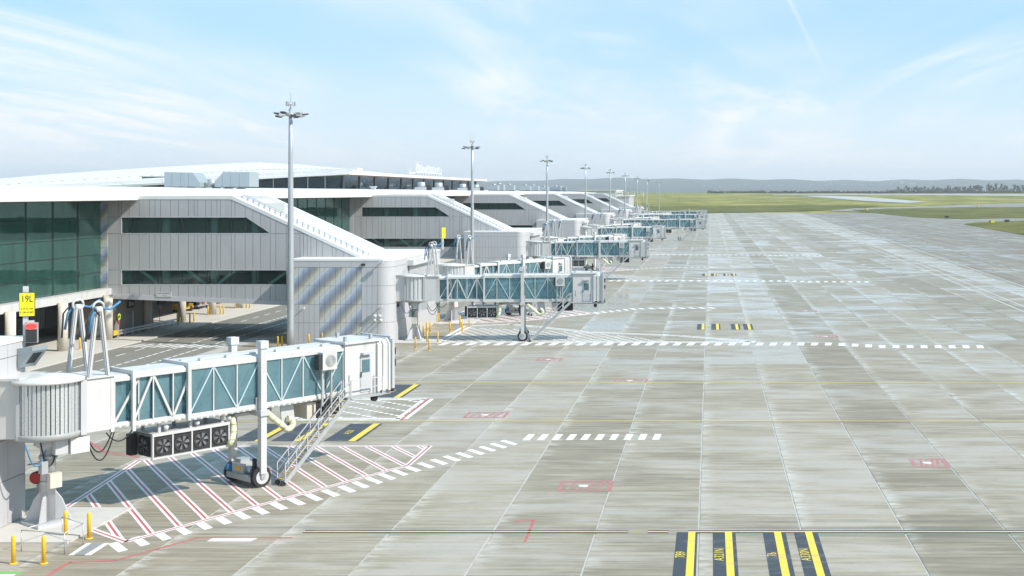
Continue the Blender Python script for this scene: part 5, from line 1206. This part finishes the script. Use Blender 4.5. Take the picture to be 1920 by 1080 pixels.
# ------------------------------------------------------------------ stand sign, guidance screen and projector on the nearest block
sx_, sy_, = -33.6, 60.2
sg = empty('stand_sign', (sx_, sy_, 8.95), R(16), label='yellow 19L stand sign on a white post above the nearest block', category='sign')
MB().box(-.11, .11, -.08, .08, 0, 2.45).build('post', 'white', sg)
pl_ = MB().box(-.26, .44, -.15, -.09, .98, 2.15).build('sign_plate', 'black', sg); MB().box(-.24, .42, -.165, -.15, 1.0, 2.13).build('sign_face', 'signyellow', sg)
text('lettering', '19L', .46, 'black', sg, (.09, -.17, 1.83), (R(90), 0, 0), .003, sx=.78); text('lettering', 'S 33 52 104', .13, 'black', sg, (.09, -.17, 1.36), (R(90), 0, 0), .003, sx=.85); text('lettering', 'E 150 42 847', .13, 'black', sg, (.09, -.17, 1.18), (R(90), 0, 0), .003, sx=.85)
gs = empty('guidance_display', (sx_ + .35, sy_ - .1, 8.95), R(16), label='dark docking display with lit red STOP below the 19L sign', category='display screen')
MB().box(-.28, .28, -.1, .08, -.3, .68).build('case', 'greybox', gs); MB().box(-.25, .25, -.115, -.1, -.27, .35).build('screen', 'dark', gs)
MB().prism([(-.27 + .08 + .19 + .27 * math.cos(t * .3927), .5 + .15 * math.sin(t * .3927)) for t in range(16)], 'y', -.135, -.1).build('stop_lamp', 'ledred', gs)
text('lettering', 'STOP', .2, 'dark', gs, (0, -.14, .5), (R(90), 0, 0), .003, sx=.9); MB().box(-.2, .1, -.1, .1, .68, .78).build('hood', 'white', gs)
pj = empty('projector_housing', (-33.55, 60.0, 7.6), R(-20), label='angular pale projector housing below the STOP display', category='projector')
MB().prism([(0, 0), (.25, -.1), (1.05, .75), (1.1, .95), (-.1, .8)], 'y', -.5, .4).build('housing', 'hvac', pj); MB().hexa([(.42, -.3, .08), (.95, -.3, .62), (.95, .2, .62), (.42, .2, .08), (.38, -.3, .12), (.91, -.3, .66), (.91, .2, .66), (.38, .2, .12)]).build('lens_window', 'dark', pj); MB().bar((-.15, 0, .5), (.1, 0, .5), .3).build('bracket', 'white', pj)
# second stand sign far along
s2 = empty('stand_sign', (-33.2, 152.0, 8.95), R(70), label='thin yellow stand sign seen edge on at the second gate', category='sign')
MB().box(-.1, .1, -.1, .1, 0, 2.6).build('post', 'white', s2); MB().box(-.35, .35, -.2, -.12, 1.4, 2.7).build('sign_face', 'signyellow', s2)
# ------------------------------------------------------------------ furniture round the nearest pedestal
rl = empty('guard_railing', (*G(95, 1025), 0), label='low grey pipe railing round the sump before the nearest pedestal', category='railing')
rp = [Vector((*G(40, 1034), 0)), Vector((*G(121, 1040), 0)), Vector((*G(156, 1021), 0)), Vector((*G(117, 1008), 0))]
o0 = Vector((*G(95, 1025), 0)); rp = [p - o0 for p in rp]
for p in rp: MB().tube((p.x, p.y, 0), (p.x, p.y, .95), .022, n=8).build('post', 'steel', rl)
for a, c in zip(rp, rp[1:] + rp[:1]): MB().tube((a.x, a.y, .95), (c.x, c.y, .95), .022, n=8).build('top_rail', 'steel', rl); 
gr = empty('drain_grate', (*G(165, 1031), 0), label='dark slotted drain grate edged in white near the zipper bars', category='drain grate')
q0 = G(165, 1031)
def rel(px, py): g_ = G(px, py); return (g_[0] - q0[0], g_[1] - q0[1])
b = MB(); sheet(b, [rel(139, 1041), rel(160, 1041), rel(195, 1020), rel(171, 1020)], .012); b.build('pit', 'black', gr)
for k in range(14):
    t = k / 13; a = Vector(rel(139, 1041)).lerp(Vector(rel(171, 1020)), t); c = Vector(rel(160, 1041)).lerp(Vector(rel(195, 1020)), t); MB().bar((a.x, a.y, .03), (c.x, c.y, .03), .07, .03).build('slat', 'greybox', gr)
for a, c in (((134, 1042), (168, 1019)), ((164, 1042), (200, 1019))): b = MB(); sheet(b, line_pts(rel(*a), rel(*c), .28), .02); b.build('painted_edge', 'pwhite', gr)
hy = empty('hydrant', (-33.2, 56.6, .1), label='red valve standpipe against the nearest block wall', category='hydrant')
MB().path([(0, -.25, 0), (0, -.25, .8), (0, -.1, .95), (0, .1, .95), (0, .25, .8), (0, .25, 0)], .06, 8).build('pipe', 'steel', hy); MB().tube((0, 0, .95), (.1, 0, 1.15), .1, n=10).build('valve', 'red', hy); MB().lathe([(.14, 1.13), (.15, 1.16), (.14, 1.19)], (.1, 0, 0), 12).build('hand_wheel', 'red', hy)
hr = empty('hose_reel', (-33.1, 60.4, .1), label='red and black hose reel on a stand beside the nearest pedestal', category='hose reel')
MB().box(-.05, .05, -.05, .05, 0, 2.0).build('stand', 'greybox', hr); MB().tube((0, -.25, 1.9), (0, .05, 1.9), .3, n=18).build('drum', 'black', hr); MB().tube((0, -.29, 1.9), (0, -.25, 1.9), .26, n=18).build('reel_face', 'red', hr); MB().bar((-.5, 0, 2.5), (.3, 0, 2.6), .08).build('bracket', 'cladlight', hr)
# ------------------------------------------------------------------ road side under the second gate's link
gx0, gy0, gx1, gy1 = -65.0, 133.0, -63.9, 147.5
gd = empty('crash_barrier', (gx0, gy0, .1), label='low steel crash barrier with yellow end before the concrete core', category='barrier')
dv = Vector((gx1 - gx0, gy1 - gy0, 0)) + Vector((0.0, 0, 0))
for z in (.42, .72): MB().bar((0, 0, z), (dv.x, dv.y, z), .06, .2).build('rail', 'steel', gd)
for k in range(11): p = dv * (k / 10); MB().box(p.x - .16, p.x - .04, p.y - .06, p.y + .06, 0, .8).build('post', 'greybox', gd)
MB().box(-.1, .2, -.4, 1.3, .35, .85).build('yellow_end', 'yellow', gd); MB().box(dv.x - .05, dv.x + .15, dv.y - .2, dv.y + .25, .35, .85).build('yellow_end', 'yellow', gd)
cs = empty('crossing_sign', (-64.6, 133.9, .1), label='round lime pedestrian crossing sign on a thin white post', category='sign')
MB().tube((0, 0, 0), (0, 0, 2.4), .035, n=8).build('post', 'white', cs); MB().tube((.04, 0, 2.35), (.08, 0, 2.35), .34, n=24).build('disc', 'lime', cs)
for sgn in (-1, 1): MB().bar((.095, 0, 2.52), (.095, sgn * .14, 2.2), .09, .02, (1, 0, 0)).build('symbol_leg', 'black', cs)
MB().box(.03, .07, -.13, .13, 1.55, 1.92).build('lower_plate', 'red', cs)
ks = empty('clearance_sign', (Xl(309), YLK - .17, Zl(551.5)), label='white low clearance board on the link edge beam', category='sign')
MB().box(-.85, .85, -.05, 0, -.28, .28).build('board', 'white', ks); text('lettering', 'LOW CLEARANCE', .19, 'black', ks, (0, -.056, .1), (R(90), 0, 0), .002, sx=.9); text('lettering', '4.1 m', .19, 'black', ks, (.05, -.056, -.14), (R(90), 0, 0), .002)
ts = empty('post_sign', (-66.0, 147.0, .1), label='thin post with small red sign past the concrete core', category='sign')
MB().tube((0, 0, 0), (0, 0, 2.3), .03, n=8).build('post', 'dark', ts); MB().box(.03, .06, -.15, .15, 1.9, 2.3).build('plate', 'red', ts)
tg = empty('baggage_tractor', (-70.5, 164.0, .1), R(80), label='small yellow baggage tractor under the link of the second gate', category='tractor')
MB().prism([(-1.4, .35), (1.4, .35), (1.4, 1.0), (.5, 1.1), (.3, .7), (-.5, .7), (-.6, 1.1), (-1.4, 1.1)], 'y', -.6, .6).build('body', 'yellow', tg); MB().box(-.6, -.45, -.5, .5, 1.1, 1.7).build('seat', 'dark', tg); MB().bar((.3, 0, .9), (.05, 0, 1.35), .08).build('steering', 'dark', tg)
for x in (-.9, .9):
    for y in (-.55, .55): MB().tube((x, y - .12, .33), (x, y + .12, .33), .33, n=16).build('wheel', 'black', tg)
tr = empty('baggage_trolley', (-70.1, 168.2, .1), R(82), label='loaded baggage trolley behind the yellow tractor', category='trolley')
MB().box(-1.5, 1.5, -.7, .7, .4, .55).build('deck', 'steel', tr)
for x, h, m in ((-1.0, .5, 'dark'), (-.3, .7, 'white'), (.4, .55, 'red'), (1.0, .6, 'greybox')): MB().box(x - .28, x + .28, -.4, .4, .55, .55 + h).build('case', m, tr)
for x in (-1.0, 1.0):
    for y in (-.6, .6): MB().tube((x, y - .08, .22), (x, y + .08, .22), .22, n=14).build('wheel', 'black', tr)
# airfield signs in the grass
for k, (px, py) in enumerate(((1626, 394.5), (1776, 409.5), (1835, 389), (1861, 419), (1889, 417.5))):
    x, y = T(px, py); u = empty('airfield_sign', (x, y, zt(y)), label='small yellow and black airfield sign in the grass, %s from the left' % nth[k], category='sign', group='airfield signs')
    MB().box(-1.0, 1.0, -.15, .15, .4, 1.6).build('board', 'signyellow' if k not in (1, 4) else 'dark', u); MB().box(-1.6, -1.0, -.15, .15, .4, 1.6).build('end_panel', 'black', u)
    for q in (-1, 1): MB().box(q * .7 - .08, q * .7 + .08, -.05, .05, 0, .4).build('leg', 'greybox', u)
# ------------------------------------------------------------------ trees on the far side of the field
def gum(seed):
    rr = random.Random(seed); u = empty('gum_tree'); h = rr.uniform(14, 18)
    b = MB(); b.path([(0, 0, 0), (.3, .1, h * .3), (-.1, .2, h * .55), (.2, 0, h * .8)], [.5, .4, .28, .12], 7)
    for k in range(6):
        z = h * rr.uniform(.25, .6); t = rr.uniform(0, 6.28); L_ = rr.uniform(2.5, 4.5); b.path([(0, 0, z), (math.cos(t) * L_ * .5, math.sin(t) * L_ * .5, z + L_ * .55), (math.cos(t) * L_, math.sin(t) * L_, z + L_ * .9)], [.2, .13, .05], 5)
    b.build('trunk', 'bark', u)
    c = MB()
    for k in range(16):
        t = rr.uniform(0, 6.28); r = rr.uniform(.3, 4.2); z = h * rr.uniform(.38, .98); r *= 1.1 - .55 * abs(z / h - .62); cx, cy = r * math.cos(t), r * math.sin(t); s_ = rr.uniform(1.0, 2.1)
        for q in range(46):
            d = Vector((rr.gauss(0, 1), rr.gauss(0, 1), rr.gauss(0, .75))).normalized() * s_ * rr.uniform(.4, 1); a = Vector((rr.gauss(0, 1), rr.gauss(0, 1), rr.gauss(0, 1))).normalized() * .34; e = a.cross(Vector((rr.gauss(0, 1), rr.gauss(0, 1), rr.gauss(0, 1)))).normalized() * .26
            p = Vector((cx, cy, z)) + d; c.quad(p - a - e, p + a - e, p + a + e, p - a + e)
    c.build('crown', 'leaf', u); return u
def ordinal(n):
    one = ['', 'first', 'second', 'third', 'fourth', 'fifth', 'sixth', 'seventh', 'eighth', 'ninth', 'tenth', 'eleventh', 'twelfth', 'thirteenth', 'fourteenth', 'fifteenth', 'sixteenth', 'seventeenth', 'eighteenth', 'nineteenth']
    ten = {2: ('twenty', 'twentieth'), 3: ('thirty', 'thirtieth'), 4: ('forty', 'fortieth'), 5: ('fifty', 'fiftieth'), 6: ('sixty', 'sixtieth')}
    if n < 20: return one[n]
    return ten[n // 10][1] if n % 10 == 0 else ten[n // 10][0] + '-' + one[n % 10]
gums = [gum(20 + k) for k in range(5)]; gu = set(); rr = random.Random(9); k = 0; px = 1684.0
TS = []
while px < 1945: TS.append((px, rr.uniform(.72, 1.12))); px += rr.uniform(3.8, 6.6) if not (1838 < px < 1850 or 1885 < px < 1893) else 14
for k, (px, s_) in enumerate(TS):
    pr = gums[k % 5]; o = pr if pr.name not in gu else copy_tree(pr); gu.add(pr.name); y = 2520 + rr.uniform(-60, 60)
    o.location = ((px - CX) * y / F, y, zt(y) - .4); o.rotation_euler = (0, 0, rr.uniform(0, 6)); sc_ = s_ * (1.02 if px > 1800 else .85); o.scale = (sc_, sc_, sc_); props(o, 'dark gum tree, %s from the left in the far row at the right' % ordinal(k + 1), 'tree', 'far row of gum trees')
def scrub():
    b = MB(); rr = random.Random(31)
    for k in range(330):
        px = rr.uniform(1330, 1960); y = rr.uniform(2600, 2800); s_ = rr.uniform(1.2, 3.6) * (1.35 if rr.random() < .15 else 1) * (1.7 if px > 1670 else 1); x = (px - CX) * y / F
        for q in range(26):
            d = Vector((rr.gauss(0, 1.5), rr.gauss(0, 1), abs(rr.gauss(0, .9)))) * s_ * .6; a = Vector((rr.gauss(0, 1), rr.gauss(0, .4), rr.gauss(0, 1))).normalized() * .9; e = a.cross(Vector((0, 1, 0))).normalized() * .8; p = Vector((x, y, zt(y))) + d; b.quad(p - a - e, p + a - e, p + a + e, p - a + e)
    b.build('scrub', 'leaf', kind='stuff', label='low dark scrub along the far edge of the airfield', category='scrub')
scrub()
# ------------------------------------------------------------------ the air: a thin even haze over the field
HAZE = 9.5e-5
hz = MB().box(-11200, 11200, -350, 13200, -1.5, 215)
m = bpy.data.materials.new('haze_air'); m.use_nodes = True; nt = m.node_tree; nt.nodes.remove(nt.nodes['Principled BSDF'])
v_ = nt.nodes.new('ShaderNodeVolumePrincipled'); v_.inputs['Density'].default_value = HAZE; v_.inputs['Color'].default_value = (0.90, 0.94, 1.0, 1); v_.inputs['Anisotropy'].default_value = 0.1
nt.links.new(v_.outputs[0], nt.nodes['Material Output'].inputs['Volume'])
hz.build('haze', m, kind='stuff', label='thin pale haze over the whole airfield', category='haze')
